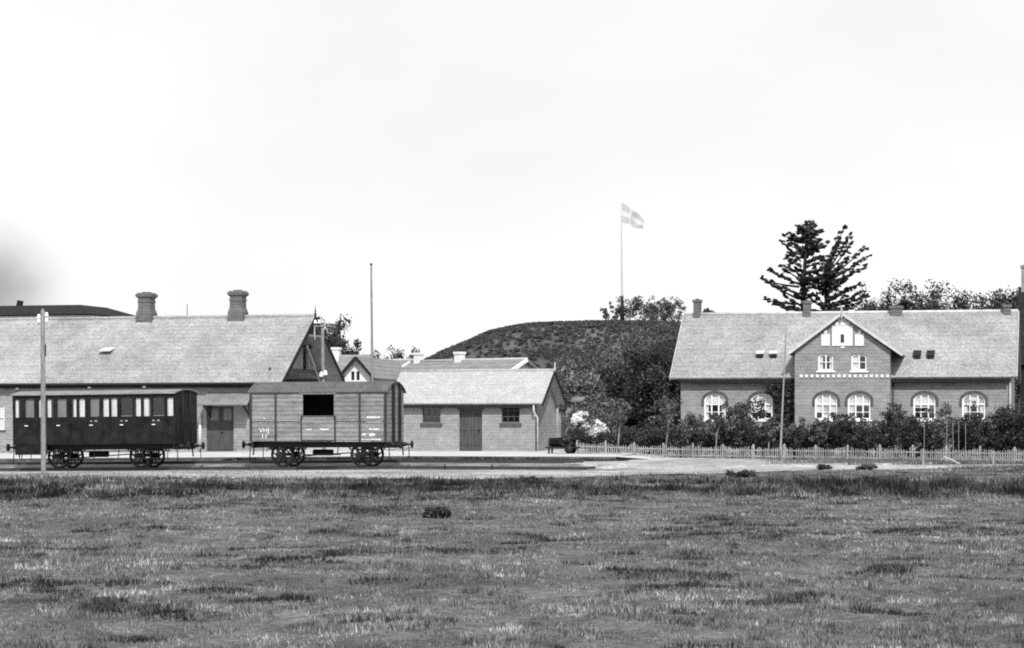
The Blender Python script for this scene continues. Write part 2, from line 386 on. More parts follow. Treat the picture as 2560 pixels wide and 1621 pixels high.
# ------------------------------------------------------------------ building pieces
def arch_loop(u0, u1, z0, z1, rise, n=8):
    pts = [(u0, z0), (u1, z0), (u1, z1 - rise)]
    if rise:
        for i in range(1, n): a = math.pi * i / n; pts.append(((u0 + u1) / 2 + math.cos(a) * (u1 - u0) / 2, z1 - rise + math.sin(a) * rise))
    else: pts.append((u1, z1)); pts.append((u0, z1)); return [(u0, z0), (u1, z0), (u1, z1), (u0, z1)]
    pts.append((u0, z1 - rise)); return pts
def inset(lp, d):
    cx = (min(p[0] for p in lp) + max(p[0] for p in lp)) / 2; cz = (min(p[1] for p in lp) + max(p[1] for p in lp)) / 2
    hw = max(p[0] for p in lp) - cx; hh = max(p[1] for p in lp) - cz
    return [(cx + (a - cx) * (hw - d) / hw, cz + (b - cz) * (hh - d) / hh) for a, b in lp]
def window(parent, u0, u1, z0, z1, rise=0, v=0, fr=.07, mun_u=(), mun_z=(), frame_m='paint_white', cur=(), cur_m='curtain', sill=None, mapf=None, name='window'):
    mp_ = mapf or (lambda a, b, d: (a, v + d, b)); lp = arch_loop(u0, u1, z0, z1, rise); inn = inset(lp, fr)
    mb = MB().poly(lp, [inn], lambda a, b, d: mp_(a, b, .07 + d), .06)
    def topz(u):
        if not rise: return z1
        t = (u - (u0 + u1) / 2) / ((u1 - u0) / 2); return z1 - rise + rise * math.sqrt(max(0, 1 - t * t))
    for m_ in mun_u:
        u = u0 + (u1 - u0) * m_[0]; wv = m_[1]; hi = z0 + (z1 - z0) * m_[2] if len(m_) > 2 else topz(u)
        p = [(u - wv / 2, z0 + fr), (u + wv / 2, z0 + fr), (u + wv / 2, hi - fr * .8), (u - wv / 2, hi - fr * .8)]; mb.poly(p, [], lambda a, b, d: mp_(a, b, .075 + d), .045)
    for m_ in mun_z:
        z = z0 + (z1 - z0) * m_[0]; p = [(u0 + fr, z - m_[1] / 2), (u1 - fr, z - m_[1] / 2), (u1 - fr, z + m_[1] / 2), (u0 + fr, z + m_[1] / 2)]; mb.poly(p, [], lambda a, b, d: mp_(a, b, .072 + d), .05)
    w_ = mb.build(name, M[frame_m], parent)
    MB().add([mp_(a, b, .11) for a, b in inn], [tuple(range(len(inn)))]).build('pane', M['glass'], w_)
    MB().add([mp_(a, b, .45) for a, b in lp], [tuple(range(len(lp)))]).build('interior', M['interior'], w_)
    if cur:
        mb = MB()
        for (a0, b0, a1, b1) in cur:      # fractions of the opening, clipped under the arch
            ua, ub = u0 + (u1 - u0) * a0, u0 + (u1 - u0) * a1; za, zb = z0 + (z1 - z0) * b0, z0 + (z1 - z0) * b1
            k = 5; pts = [(ua, za), (ub, za)] + [(ub + (ua - ub) * i / k, min(zb, topz(min(max(ub + (ua - ub) * i / k, u0 + .02), u1 - .02)) - .02)) for i in range(k + 1)]
            mb.add([mp_(a, b, .16) for a, b in pts], [tuple(range(len(pts)))])
        mb.build('curtain', M[cur_m], w_)
    if sill: MB().box(u0 - .08, u1 + .08, v - .06, v + .1, z0 - .09, z0 - .005).build('sill', M[sill], w_)
    return w_
def arch_brick(parent, u0, u1, z1, rise, v=0, t=.13, m='brick_dark', drop=.3):
    mb = MB(); n = 12; cx = (u0 + u1) / 2; hw = (u1 - u0) / 2; A = []; B = []
    for i in range(n + 1):
        a = math.pi * i / n; A.append((cx + math.cos(a) * hw, z1 - rise + math.sin(a) * rise)); B.append((cx + math.cos(a) * (hw + t), z1 - rise + math.sin(a) * (rise + t)))
    A = [(A[0][0], A[0][1] - drop)] + A + [(A[-1][0], A[-1][1] - drop)]; B = [(B[0][0], B[0][1] - drop)] + B + [(B[-1][0], B[-1][1] - drop)]
    for i in range(len(A) - 1): mb.poly([A[i], A[i + 1], B[i + 1], B[i]], [], lambda a, b, d: (a, v - .035 + d, b), .034)
    return mb.build('window_arch', M[m], parent)
def roof_slab(mb, u0, u1, vf, zf, vb, zb, t=.1, du=0):
    """one slope between the eave line (vf, zf) and ridge line (vb, zb)"""
    n = Vector((0, -(zb - zf), (vb - vf))).normalized(); n = n if n.z > 0 else -n
    a = [Vector((u0, vf, zf)), Vector((u1, vf, zf)), Vector((u1 + du, vb, zb)), Vector((u0 - du, vb, zb))]
    b = [p - n * t for p in a]
    return mb.add(a + b, [(0, 1, 2, 3), (7, 6, 5, 4), (0, 4, 5, 1), (1, 5, 6, 2), (2, 6, 7, 3), (3, 7, 4, 0)])
def chimney(parent, u, v, z0, z1, w_, d=.6, m='chimney_brick', style=0, name='chimney'):
    mb = MB()
    if style == 0:
        mb.box(u - w_ / 2, u + w_ / 2, v - d / 2, v + d / 2, z0 - .6, z1 - .14); mb.box(u - w_ / 2 - .05, u + w_ / 2 + .05, v - d / 2 - .05, v + d / 2 + .05, z1 - .14, z1)
    else:      # flared foot, waist, corbelled cap
        h = z1 - z0
        prof = [(-.5, .56), (.18, .53), (.36, .43), (.60, .42), (.62, .46), (.68, .46), (.70, .42), (.78, .43), (.84, .55), (.93, .57), (.95, .50), (1.0, .47)]
        vs = []; fs = []
        for q, hw in prof:
            k = w_ * hw; vs += [(u - k, v - k, z0 + h * q), (u + k, v - k, z0 + h * q), (u + k, v + k, z0 + h * q), (u - k, v + k, z0 + h * q)]
        for i in range(len(prof) - 1):
            for j in range(4): fs.append((i * 4 + j, i * 4 + (j + 1) % 4, i * 4 + 4 + (j + 1) % 4, i * 4 + 4 + j))
        fs.append(tuple(len(vs) - 4 + j for j in range(4))); mb.add(vs, fs)
    c = mb.build(name, M[m], parent)
    MB().box(u - w_ * .25, u + w_ * .25, v - w_ * .2, v + w_ * .2, z1 + .004, z1 + .05).build('flue', M['tar_dark'], c)
    return c

# ------------------------------------------------------------------ STATION BUILDING (left)
def station():
    F = Frame(666, 126, .38); r = F.root('station_building', label='long brick station building with pale tiled roof and two flared chimneys behind the carriage', cat='station')
    D = 9.5; ze = F.z(400, 957, -.45); zr = F.z(400, 795, D / 2); uL = -34; hw = D / 2
    gz = ze + (zr - ze) * (.45 / (hw + .45))     # roof underside height at the wall line
    f = lambda a, b, c, d: arch_loop(F.u(a), F.u(b), F.z(a, d), F.z(a, c), 0)
    door = (F.u(516), F.u(584), 0.02, F.z(550, 1016)); win0 = (F.u(-22), F.u(11), F.z(0, 1075), F.z(0, 1012))
    wins = [win0, (F.u(60), F.u(100), win0[2], win0[3]), (F.u(180), F.u(220), win0[2], win0[3]), (F.u(300), F.u(340), win0[2], win0[3])]
    holes = [arch_loop(*door, 0)] + [arch_loop(*w_, 0) for w_ in wins]
    mb = MB().poly([(uL, -.8), (0, -.8), (0, gz - .12), (uL, gz - .12)], holes, front, .35)
    wgs = (F.u(757, 2) , )
    # right-hand gable wall with its two narrow lights (plane u = 0, b = depth)
    gm = lambda a, b, d: (-d, a, b)
    apex = zr - .15
    def gv(px):   # depth on the gable plane for a pixel column
        k = (px - 1280) / FPX; return (F.X - k * F.Y) / (k * F.c - F.s)
    def gzz(px, py): v_ = gv(px); return F.z(px, py, v_)
    va, vb_ = gv(757), gv(781); zc, zd = gzz(769, 925), gzz(769, 872)
    vm = (va + vb_) / 2
    gl = [arch_loop(va, vm - .08, zc, zd, 0), arch_loop(vm + .08, vb_, zc, zd, 0)]
    mb.poly([(.01, -.8), (D, -.8), (D, gz - .12), (D / 2, apex), (.01, gz - .12)], gl, gm, .3)
    mb.box(uL, 0 - .35, D - .3, D, -.8, gz - .12)
    mb.build('wall', M['brick_pale'], r)
    for lp in gl: window(r, lp[0][0], lp[1][0], zc, zd, mapf=gm, frame_m='tar_dark', fr=.05, mun_z=[(.5, .04)])
    MB().box(.002, .05, .3, D - .3, gzz(740, 926) - .06, gzz(740, 926) + .06).build('string_course', M['brick_dark'], r)
    MB().box(.002, .06, va - .15, vb_ + .15, zc - .2, zc - .04).build('sill', M['brick_dark'], r)
    MB().box(.002, .06, va - .15, vb_ + .15, zd + .03, zd + .18).build('lintel', M['tar_dark'], r)
    mb = MB(); roof_slab(mb, uL, 1.0, -.45, ze, hw, zr); roof_slab(mb, uL, 1.0, D + .45, ze, hw, zr)
    rf = mb.build('roof', M['pantile'], r)
    mb = MB(); mb.tube([(u, hw, zr + .01) for u in np.arange(uL, 1.05, 1.0)], .10, 8); mb.build('ridge_cap', M['pantile'], rf)
    MB().box(uL, .9, -.40, -.30, ze - .28, ze - .10).build('fascia', M['tar_dark'], rf)
    MB().tube([(uL, -.52, ze - .07), (1.0, -.52, ze - .07)], .055, 8).build('gutter', M['iron'], rf)
    for v0_, zz0, v1_, zz1 in ((-.45, ze - .15, hw, zr - .13), (D + .45, ze - .15, hw, zr - .13)):
        MB().bar((1.04, v0_, zz0), (1.04, v1_, zz1 + .02), .05, .2).build('bargeboard', M['tar_dark'], r)
    # ornamental gable truss and finial
    mb = MB(); zt = gzz(790, 845); mb.bar((.95, hw - 1.35, zt), (.95, hw + 1.35, zt), .09, .11); mb.bar((.95, hw, zt), (.95, hw, zr - .1), .08)
    mb.bar((.95, hw - 1.1, zt - .6), (.95, hw + 1.0, zt - 2.6), .06, .09)
    mb.build('gable_truss', M['pole_wood'], r)
    MB().poly([(hw - .75, zr - 1.0), (hw + .75, zr - 1.0), (hw, zr - .12)], [], lambda a, b, d: (.93 - d, a, b), .04).build('gable_board', M['tar_dark'], r)
    zf = F.z(790, 762, hw)
    MB().lathe((1.02, hw, zr - .35), [(.05, 0), (.06, .3), (.075, .45), (.03, .55), (.05, .62), (.02, .72), (.008, zf - zr + .35)], 10).build('finial', M['tar_dark'], r)
    for pa, pb, pt in ((347, 386, 733), (576, 614, 728)):
        pc = (pa + pb) / 2; u = F.u(pc, hw); w_ = (pb - pa) / FPX * 129; chimney(rf, u, hw, zr, F.z(pc, pt, hw), w_ , m='chimney_brick', style=1)
        MB().box(u - .42, u + .42, hw - .47, hw - .41, zr - .43, zr - .28).build('flashing', M['zinc'], rf)
    MB().tube([(F.u(468, hw), hw, zr), (F.u(468, hw), hw, F.z(468, 762, hw))], .02, 6).build('lightning_rod', M['iron'], rf)
    # open roof hatch
    sl_ = math.atan2(zr - ze, hw + .45)
    def onroof(px, py):
        # find v on the slope whose pixel row is py
        lo, hi = -.45, hw
        for _ in range(40):
            m_ = (lo + hi) / 2; z = ze + (m_ + .45) * math.tan(sl_)
            if z > F.z(px, py, m_): hi = m_
            else: lo = m_
        return F.u(px, m_), m_, ze + (m_ + .45) * math.tan(sl_)
    u, v, z = onroof(268, 880)
    hb = MB(); hb.box(u - .3, u + .3, v - .02, v + .55, z - .05, z + .16); h_ = hb.build('roof_hatch', M['tar_dark'], rf)
    MB().box(u - .34, u + .34, v - .42, v + .36, z + .22, z + .27, Matrix.Rotation(R(16), 3, 'X'), (u, v + .36, z + .22)).build('hatch_lid', M['zinc'], h_)
    # door, glazing, canopy, downpipe
    d0, d1, dz0, dz1 = door
    mb = MB(); mid = (d0 + d1) / 2; wz = F.z(550, 1052); wt = F.z(550, 1022)
    hs = [arch_loop(d0 + .17, mid - .14, wz, wt, 0), arch_loop(mid + .14, d1 - .17, wz, wt, 0)]
    mb.poly([(d0, dz0), (d1, dz0), (d1, dz1), (d0, dz1)], hs, lambda a, b, d: (a, .12 + d, b), .06)
    for a in (d0 + .12, mid + .08): mb.poly([(a, .15), (a + (mid - d0) - .22, .15), (a + (mid - d0) - .22, wz - .15), (a, wz - .15)], [[(a + .08, .23), (a + (mid - d0) - .30, .23), (a + (mid - d0) - .30, wz - .23), (a + .08, wz - .23)]], lambda a, b, d: (a, .09 + d, b), .028)
    mb.box(mid - .03, mid + .03, .085, .118, .02, dz1)
    dr = mb.build('double_door', M['door_wood'], r)
    MB().add([(a, .15, b) for h in hs for a, b in h], [(0, 1, 2, 3), (4, 5, 6, 7)]).build('pane', M['curtain_dim'], dr)
    MB().box(mid + .05, mid + .17, .03, .083, 1.02, 1.06).build('handle', M['iron'], dr)
    c0, c1 = F.u(494, -1.1), F.u(619, -1.1); ct = F.z(550, 981, -.05); cb = F.z(550, 1011, -1.2)
    mb = MB(); roof_slab(mb, c0, c1, -1.2, cb, -.01, ct - .02, .07, du=-.12); cn = mb.build('canopy', M['roof_canvas_pale'], r)
    for u_ in (c0 + .3, c1 - .3): mb = MB(); mb.bar((u_, -.02, cb - .6), (u_, -1.0, cb - .06), .07); mb.bar((u_, -.05, cb - .7), (u_, -.05, ct - .15), .08); mb.bar((u_, -.1, cb - .08), (u_, -1.1, cb - .06), .06); mb.build('bracket', M['tar_dark'], cn)
    MB().tube([(F.u(502), -.1, .1), (F.u(502), -.1, F.z(502, 1036))], .085, 10).build('downpipe', M['zinc'], r)
    MB().box(uL, d0 - .06, -.05, -.002, -.6, .62).box(d1 + .06, 0, -.05, -.002, -.6, .62).build('plinth', M['brick'], r)
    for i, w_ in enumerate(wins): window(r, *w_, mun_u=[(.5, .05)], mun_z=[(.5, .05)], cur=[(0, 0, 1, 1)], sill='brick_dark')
station()

# ------------------------------------------------------------------ SHED (middle)
def shed():
    F = Frame(1338, 120.8, .46); r = F.root('goods_shed', label='small brick shed with pale slate roof, one door and two windows beside the goods wagon', cat='shed')
    D = 4.3; hw = D / 2; ze = F.z(1200, 1008, -.4); uL = F.u(985); zr = F.z(1200, 927, hw); gz = ze + (zr - ze) * .4 / (hw + .4)
    wn = [(F.u(1056), F.u(1101), F.z(1078, 1057), F.z(1078, 1014)), (F.u(1254), F.u(1299), F.z(1276, 1057), F.z(1276, 1014))]
    d0, d1 = F.u(1148), F.u(1205); dz1 = F.z(1176, 1025)
    holes = [arch_loop(*w_, .16) for w_ in wn] + [arch_loop(d0, d1, .03, dz1, 0)]
    mb = MB().poly([(uL, -.6), (0, -.6), (0, gz - .1), (uL, gz - .1)], holes, front, .3)
    gm = lambda a, b, d: (-d, a, b)
    mb.poly([(.01, -.6), (D, -.6), (D, gz - .1), (hw, zr - .12), (.01, gz - .1)], [], gm, .28); mb.box(uL, -.3, D - .25, D, -.6, gz - .1)
    mb.poly([(.31, -.6), (D - .26, -.6), (D - .26, gz - .1), (hw, zr - .12), (.31, gz - .1)], [], lambda a, b, d: (uL + d, a, b), .28)
    mb.build('wall', M['brick_pale'], r)
    for w_ in wn:
        window(r, *w_, rise=.16, fr=.05, frame_m='brick_dark', mun_u=[(.33, .035), (.67, .035)], mun_z=[(.35, .035), (.7, .035)])
        arch_brick(r, w_[0], w_[1], w_[3], .16, t=.1, m='brick_dark', drop=.02)
        MB().box(w_[0] - .1, w_[1] + .1, -.07, -.002, w_[2] - .2, w_[2] - .02).build('sill', M['brick_dark'], r)
    mb = MB().poly([(d0, .03), (d1, .03), (d1, dz1), (d0, dz1)], [], lambda a, b, d: (a, .14 + d, b), .05)
    n = 6
    for i in range(n): a = d0 + .05 + (d1 - d0 - .1) * i / n; mb.box(a + .01, a + (d1 - d0 - .1) / n - .01, .115, .138, .06, dz1 - .04)
    for z in (.35, 1.1, 1.8): mb.box(d0 + .06, d1 - .06, .09, .113, z, z + .1)
    dr = mb.build('door', M['door_wood'], r); MB().box(d1 - .2, d1 - .15, .05, .088, 1.0, 1.15).build('handle', M['iron'], dr)
    MB().box(d0 - .08, d1 + .08, -.04, .1, dz1 + .003, dz1 + .14).build('lintel', M['brick_dark'], r)
    MB().box(d0 - .1, d1 + .1, -.35, -.01, -.1, .02).build('doorstep', M['platform'], r)
    rw = (F.u(1355, -.4)); mb = MB(); roof_slab(mb, uL - .3, rw, -.4, ze, hw, zr, .08); roof_slab(mb, uL - .3, rw, D + .4, ze, hw, zr, .08); rf = mb.build('roof', M['slate_light'], r)
    MB().tube([(uL - .3, hw, zr + .01), (rw, hw, zr + .01)], .07, 8).build('ridge_cap', M['slate_light'], rf)
    MB().box(uL, 0.1, -.34, -.26, ze - .24, ze - .09).build('fascia', M['tar_dark'], rf)
    for va in (-.4, D + .4): MB().bar((rw + .03, va, ze - .1), (rw + .03, hw, zr - .08), .04, .17).build('bargeboard', M['tar_dark'], rf)
    MB().lathe((rw + .03, hw, zr - .1), [(.04, 0), (.05, .2), (.025, .3), (.04, .36), (.012, .52)], 8).build('finial', M['zinc'], rf)
    ud = F.u(1342, -.09) - .02; MB().tube([(ud - .08, -.34, ze - .12), (ud - .08, -.3, ze - .45), (ud + .06, -.09, ze - .75), (ud + .06, -.09, .05)], .045, 8).build('downpipe', M['zinc'], r)
    MB().tube([(.25, D + .2, gz - .3), (.12, D - .05, gz - .55), (.12, D - .05, .9)], .05, 8).build('downpipe', M['zinc'], r)
shed()

# small lean-to seen past the right end of the shed
def outhouse():
    F = Frame(1392, 132, .45); r = F.root('outhouse', label='low pale brick outhouse with a dark narrow door just behind the shed', cat='outbuilding')
    L = F.u(1450); h = F.z(1400, 1000)
    d = (F.u(1402), F.u(1414), .05, F.z(1408, 1022))
    MB().poly([(-.5, -.5), (L, -.5), (L, h), (-.5, h)], [arch_loop(*d, 0)], front, .2).box(L - .2, L, .21, 2.5, -.5, h).box(-.5, -.3, .21, 2.5, -.5, h).build('wall', M['brick_pale'], r)
    MB().box(d[0], d[1], .1, .15, .05, d[3]).build('door', M['door_wood'], r)
    mb = MB(); roof_slab(mb, -.7, L + .2, -.25, h - .02, 2.7, h + .5); mb.build('roof', M['old_tile'], r)
outhouse()

# ------------------------------------------------------------------ RIGHT HOUSE
def house():
    th = R(13); F = Frame(1702, 122, .4, th); r = F.root('brick_house', label='long brick dwelling with white arched windows and a gabled bay behind the picket fence', cat='house')
    D = 8.2; hw = D / 2; ov = .42; ze = F.z(2000, 944, -ov); zr = F.z(2000, 784, hw); uR = F.u(2528); gz = ze + (zr - ze) * ov / (hw + ov)
    win = [(1760, 1815), (1876, 1932), (2283, 2340), (2405, 2464)]
    P = 1.0  # bay projection
    bL, bR = F.u(1987, -P), F.u(2225, -P)
    W = [(F.u(a), F.u(b), F.z((a + b) / 2, 1050), F.z((a + b) / 2, 983)) for a, b in win]
    rise = .36
    mb = MB().poly([(0, -.6), (uR, -.6), (uR, gz - .1), (0, gz - .1)], [arch_loop(*w_, rise) for w_ in W], front, .35)
    mb.poly([(.01, -.6), (D, -.6), (D, gz - .1), (hw, zr - .12), (.01, gz - .1)], [], lambda a, b, d: (d, a, b), .3)
    mb.poly([(.36, -.6), (D, -.6), (D, gz - .1), (hw, zr - .12), (.36, gz - .1)], [], lambda a, b, d: (uR - d, a, b), .3)
    mb.box(.31, uR - .31, D - .3, D, -.6, gz - .1); mb.build('wall', M['brick'], r)
    cur_sets = [[(0, 0, .2, 1), (.8, 0, 1, 1), (.2, .62, .8, 1)], [(0, .25, 1, 1)], [(0, .45, 1, 1)], [(0, .2, .25, 1), (.75, .2, 1, 1), (0, .5, 1, 1)]]
    mu = [(.34, .07), (.66, .07)]; mz = [(.58, .07), (.29, .03)]
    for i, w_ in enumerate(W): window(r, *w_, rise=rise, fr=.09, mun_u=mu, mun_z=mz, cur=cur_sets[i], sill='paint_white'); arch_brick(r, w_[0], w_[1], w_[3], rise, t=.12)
    # bay
    by = zr - .05; az = F.z(2102, 783, -P); ex, exz = F.u(1968, -P - .35), F.z(1968, 884, -P - .35); rx, rz_ = F.u(2256, -P - .35), F.z(2256, 886, -P - .35)
    ax = (bL + bR) / 2; slope = (az - exz) / (ax - ex); hwb = (bR - bL) / 2; ewz = az - slope * hwb - .12
    Wb = [(F.u(2037, -P), F.u(2094, -P), F.z(2065, 1050, -P), F.z(2065, 983, -P)), (F.u(2119, -P), F.u(2177, -P), F.z(2148, 1050, -P), F.z(2148, 983, -P))]
    Wu = [(F.u(2045, -P), F.u(2084, -P), F.z(2064, 927, -P), F.z(2064, 884, -P)), (F.u(2128, -P), F.u(2167, -P), F.z(2147, 927, -P), F.z(2147, 884, -P))]
    vf = lambda a, b, d: (a, -P + d, b)
    wl = (F.u(2102, -P), F.u(2110, -P), F.z(2106, 857, -P), F.z(2106, 837, -P))
    bay = MB().poly([(bL, -.6), (bR, -.6), (bR, ewz), (ax, az - .12), (bL, ewz)], [arch_loop(*w_, rise) for w_ in Wb] + [arch_loop(*w_, .14) for w_ in Wu] + [arch_loop(*wl, 0)], vf, .3)
    bay.box(bL, bL + .3, -P + .301, -.002, -.6, ewz).box(bR - .3, bR, -P + .301, -.002, -.6, ewz); bw_ = bay.build('gabled_bay', M['brick'], r)
    cs = [[(0, .3, 1, 1), (.35, 0, .6, .5)], [(0, .5, 1, 1), (0, 0, .28, .5)]]
    for i, w_ in enumerate(Wb): window(bw_, *w_, rise=rise, v=-P, fr=.09, mun_u=mu, mun_z=mz, cur=cs[i], sill='paint_white'); arch_brick(bw_, w_[0], w_[1], w_[3], rise, v=-P, t=.12)
    window(bw_, *Wu[0], rise=.14, v=-P, fr=.08, mun_u=[(.5, .07)], mun_z=[(.5, .03)], cur=[(0, 0, .3, 1), (.72, 0, 1, 1), (0, .8, 1, 1)], sill='paint_white')
    window(bw_, *Wu[1], rise=.14, v=-P, fr=.08, mun_u=[(.5, .07)], mun_z=[(.5, .03)], cur=[(0, 0, .45, 1), (.5, .8, 1, 1)], cur_m='curtain', sill='paint_white')
    window(bw_, *wl, v=-P, fr=.025, cur=(), frame_m='tar_dark')
    # white panelled ornament in the gable
    def blk(a, b, c, d, q=.05): return (F.u(a, -P), F.u(b, -P), F.z((a + b) / 2, d, -P), F.z((a + b) / 2, c, -P))
    mb = MB(); uw0, uw1, zw0, zw1 = wl
    a0, a1, b0, b1 = blk(2080, 2132, 815, 865)
    mb.poly([(a0, b0), (a1, b0), (a1, b1), (a0, b1)], [[(uw0 - .01, zw0 - .01), (uw1 + .01, zw0 - .01), (uw1 + .01, zw1 + .01), (uw0 - .01, zw1 + .01)]], lambda a, b, d: (a, -P - .04 + d, b), .038)
    for a, b, c, d in ((2088, 2124, 805, 814.3), (2095, 2117, 795, 804.3), (2053, 2075, 836, 865), (2060, 2068, 826, 835.3), (2137, 2160, 836, 865), (2145, 2153, 826, 835.3), (2102, 2111, 866, 871)):
        q = blk(a, b, c, d); mb.box(q[0], q[1], -P - .04, -P - .002, q[2], q[3])
    mb.build('gable_ornament', M['plaster_white'], bw_)
    mb = MB()
    for i in range(17): px = 1999 + i * 13.5; q = blk(px, px + 8, 937, 944); mb.box(q[0], q[1], -P - .05, -P - .002, q[2], q[3])
    mb.build('dentil_band', M['plaster_white'], bw_)
    # roofs
    uE0, uE1 = F.u(1676, -ov), F.u(2541, -ov)
    mb = MB(); roof_slab(mb, uE0, uE1, -ov, ze, hw, zr, .1); roof_slab(mb, uE0, uE1, D + ov, ze, hw, zr, .1); rf = mb.build('roof', M['pantile'], r)
    MB().tube([(uE0, hw, zr + .01), (uE1, hw, zr + .01)], .09, 8).build('ridge_cap', M['zinc'], rf)
    MB().box(.1, bL - .01, -ov + .04, -ov + .12, ze - .26, ze - .1).box(bR + .01, uR - .1, -ov + .04, -ov + .12, ze - .26, ze - .1).build('fascia', M['tar_dark'], rf)
    for ue in (uE0 - .03, uE1 + .03):
        for va in (-ov, D + ov): MB().bar((ue, va, ze - .06), (ue, hw, zr - .06), .05, .2).build('bargeboard', M['paint_grey'], rf)
    # bay roof: two slopes running back into the main roof
    mb = MB(); t = .1
    vback = hw - .05
    for sgn, ux, uz in ((-1, ex, exz), (1, rx, rz_)):
        a = [Vector((ax, -P - .22, az)), Vector((ux, -P - .22, uz)), Vector((ux, (uz - ze) / (zr - ze) * (hw + ov) - ov + .25, uz)), Vector((ax, vback, az))]
        n = (a[1] - a[0]).cross(a[3] - a[0]).normalized(); n = n if n.z > 0 else -n; b = [p - n * t for p in a]
        mb.add(a + b, [(0, 1, 2, 3), (7, 6, 5, 4), (0, 4, 5, 1), (1, 5, 6, 2), (2, 6, 7, 3), (3, 7, 4, 0)])
    br = mb.build('bay_roof', M['pantile'], bw_)
    for ux, uz in ((ex, exz), (rx, rz_)): MB().bar((ax, -P - .25, az - .04), (ux, -P - .25, uz - .04), .05, .13).build('bargeboard', M['zinc'], bw_)
    MB().bar((ax, -P - .32, az - .25), (ax, -P - .32, az + .28), .08).build('finial', M['paint_grey'], bw_)
    for a, b, c in ((1735, 1752, 750), (2009, 2027, 753), (2227, 2256, 765), (2509, 2527, 762)):
        px = (a + b) / 2; chimney(rf, F.u(px, hw), hw, zr, F.z(px, c, hw), (b - a) / FPX * 124, .55)
    tn = (zr - ze) / (hw + ov)
    for px, py, lit in ((1900, 891, 1), (1934, 891, 1), (2293, 893, 0), (2327, 893, 0)):
        lo, hi = -ov, hw
        for _ in range(40):
            m_ = (lo + hi) / 2
            if ze + (m_ + ov) * tn > F.z(px, py, m_): hi = m_
            else: lo = m_
        u, v, z = F.u(px, m_), m_, ze + (m_ + ov) * tn
        k = MB().box(u - .17, u + .17, v - .16, v + .3, z - .1, z + .06 if lit else z + .1).build('skylight', M['tar_dark'], rf)
        rot = Matrix.Rotation(math.atan(tn) * (.45 if lit else 1), 3, 'X')
        MB().box(u - .2, u + .2, v - .22, v + .22, z + .19, z + .22, rot, (u, v, z + .2)).build('pane', M['paint_white' if lit else 'iron'], k)
    MB().tube([(bR + .1, -.08, ze - .2), (bR + .1, -.08, .1)], .04, 8).build('downpipe', M['brick_dark'], r)
    MB().tube([(uR - .05, -.1, ze - .2), (uR - .05, -.1, .1)], .05, 8).build('downpipe', M['paint_grey'], r)
    return F
HF = house()

# ------------------------------------------------------------------ houses behind
def simple_house(px0, px1, Y, py_base, py_eave, py_ridge, D, label, wallm, roofm, th=TH, chims=(), holes=(), verge=None, name='house', ov=.3):
    F = Frame(px0, Y, .5, th); r = F.root(name, label=label, cat='house'); uR = F.u(px1); hw = D / 2
    ze = F.z((px0 + px1) / 2, py_eave, -ov); zr = F.z((px0 + px1) / 2, py_ridge, hw); gz = ze + (zr - ze) * ov / (hw + ov)
    H_ = [arch_loop(F.u(a), F.u(b), F.z(a, d), F.z(a, c), 0) for a, b, c, d in holes]
    mb = MB().poly([(0, -.5), (uR, -.5), (uR, gz - .1), (0, gz - .1)], H_, front, .25)
    for q, sg in ((0, 1), (uR, -1)): mb.poly([(.26, -.5), (D, -.5), (D, gz - .1), (hw, zr - .12), (.26, gz - .1)], [], lambda a, b, d, q=q, sg=sg: (q + sg * d, a, b), .2)
    mb.box(.21, uR - .21, D - .2, D - .01, -.5, gz - .1); mb.build('wall', M[wallm], r)
    for l in H_: window(r, l[0][0], l[1][0], l[0][1], l[2][1], fr=.04, mun_u=[(.5, .05)], mun_z=[(.5, .04)], frame_m='paint_grey')
    mb = MB(); roof_slab(mb, -.3, uR + .3, -ov, ze, hw, zr); roof_slab(mb, -.3, uR + .3, D + ov, ze, hw, zr); rf = mb.build('roof', M[roofm], r)
    MB().tube([(-.3, hw, zr + .02), (uR + .3, hw, zr + .02)], .1, 8).build('ridge_cap', M['paint_grey'], rf)
    if verge:
        for ue in (-.33, uR + .33): MB().bar((ue, -ov, ze - .03), (ue, hw, zr - .03), .1, .2).build('bargeboard', M[verge], rf)
    for a, b, c, mm in chims: px = (a + b) / 2; chimney(rf, F.u(px, hw), hw, zr, F.z(px, c, hw), (b - a) / FPX * Y, .5, m=mm)
    return r, F
# big roof with a lower crossing wing, seen over the shed
simple_house(946, 1219, 146, 1120, 968, 904, 6.5, 'grey roofed cottage with pale walls and two white chimneys seen over the shed roof', 'plaster_white', 'old_tile', chims=((1039, 1054, 882, 'plaster_white'), (1140, 1158, 880, 'plaster_white')), verge='paint_white', th=R(40))
simple_house(914, 992, 172, 1100, 950, 902, 7, 'small distant house with mottled tiled roof left of the grey roofed cottage', 'brick', 'old_tile', chims=((955, 964, 890, 'plaster_white'),))

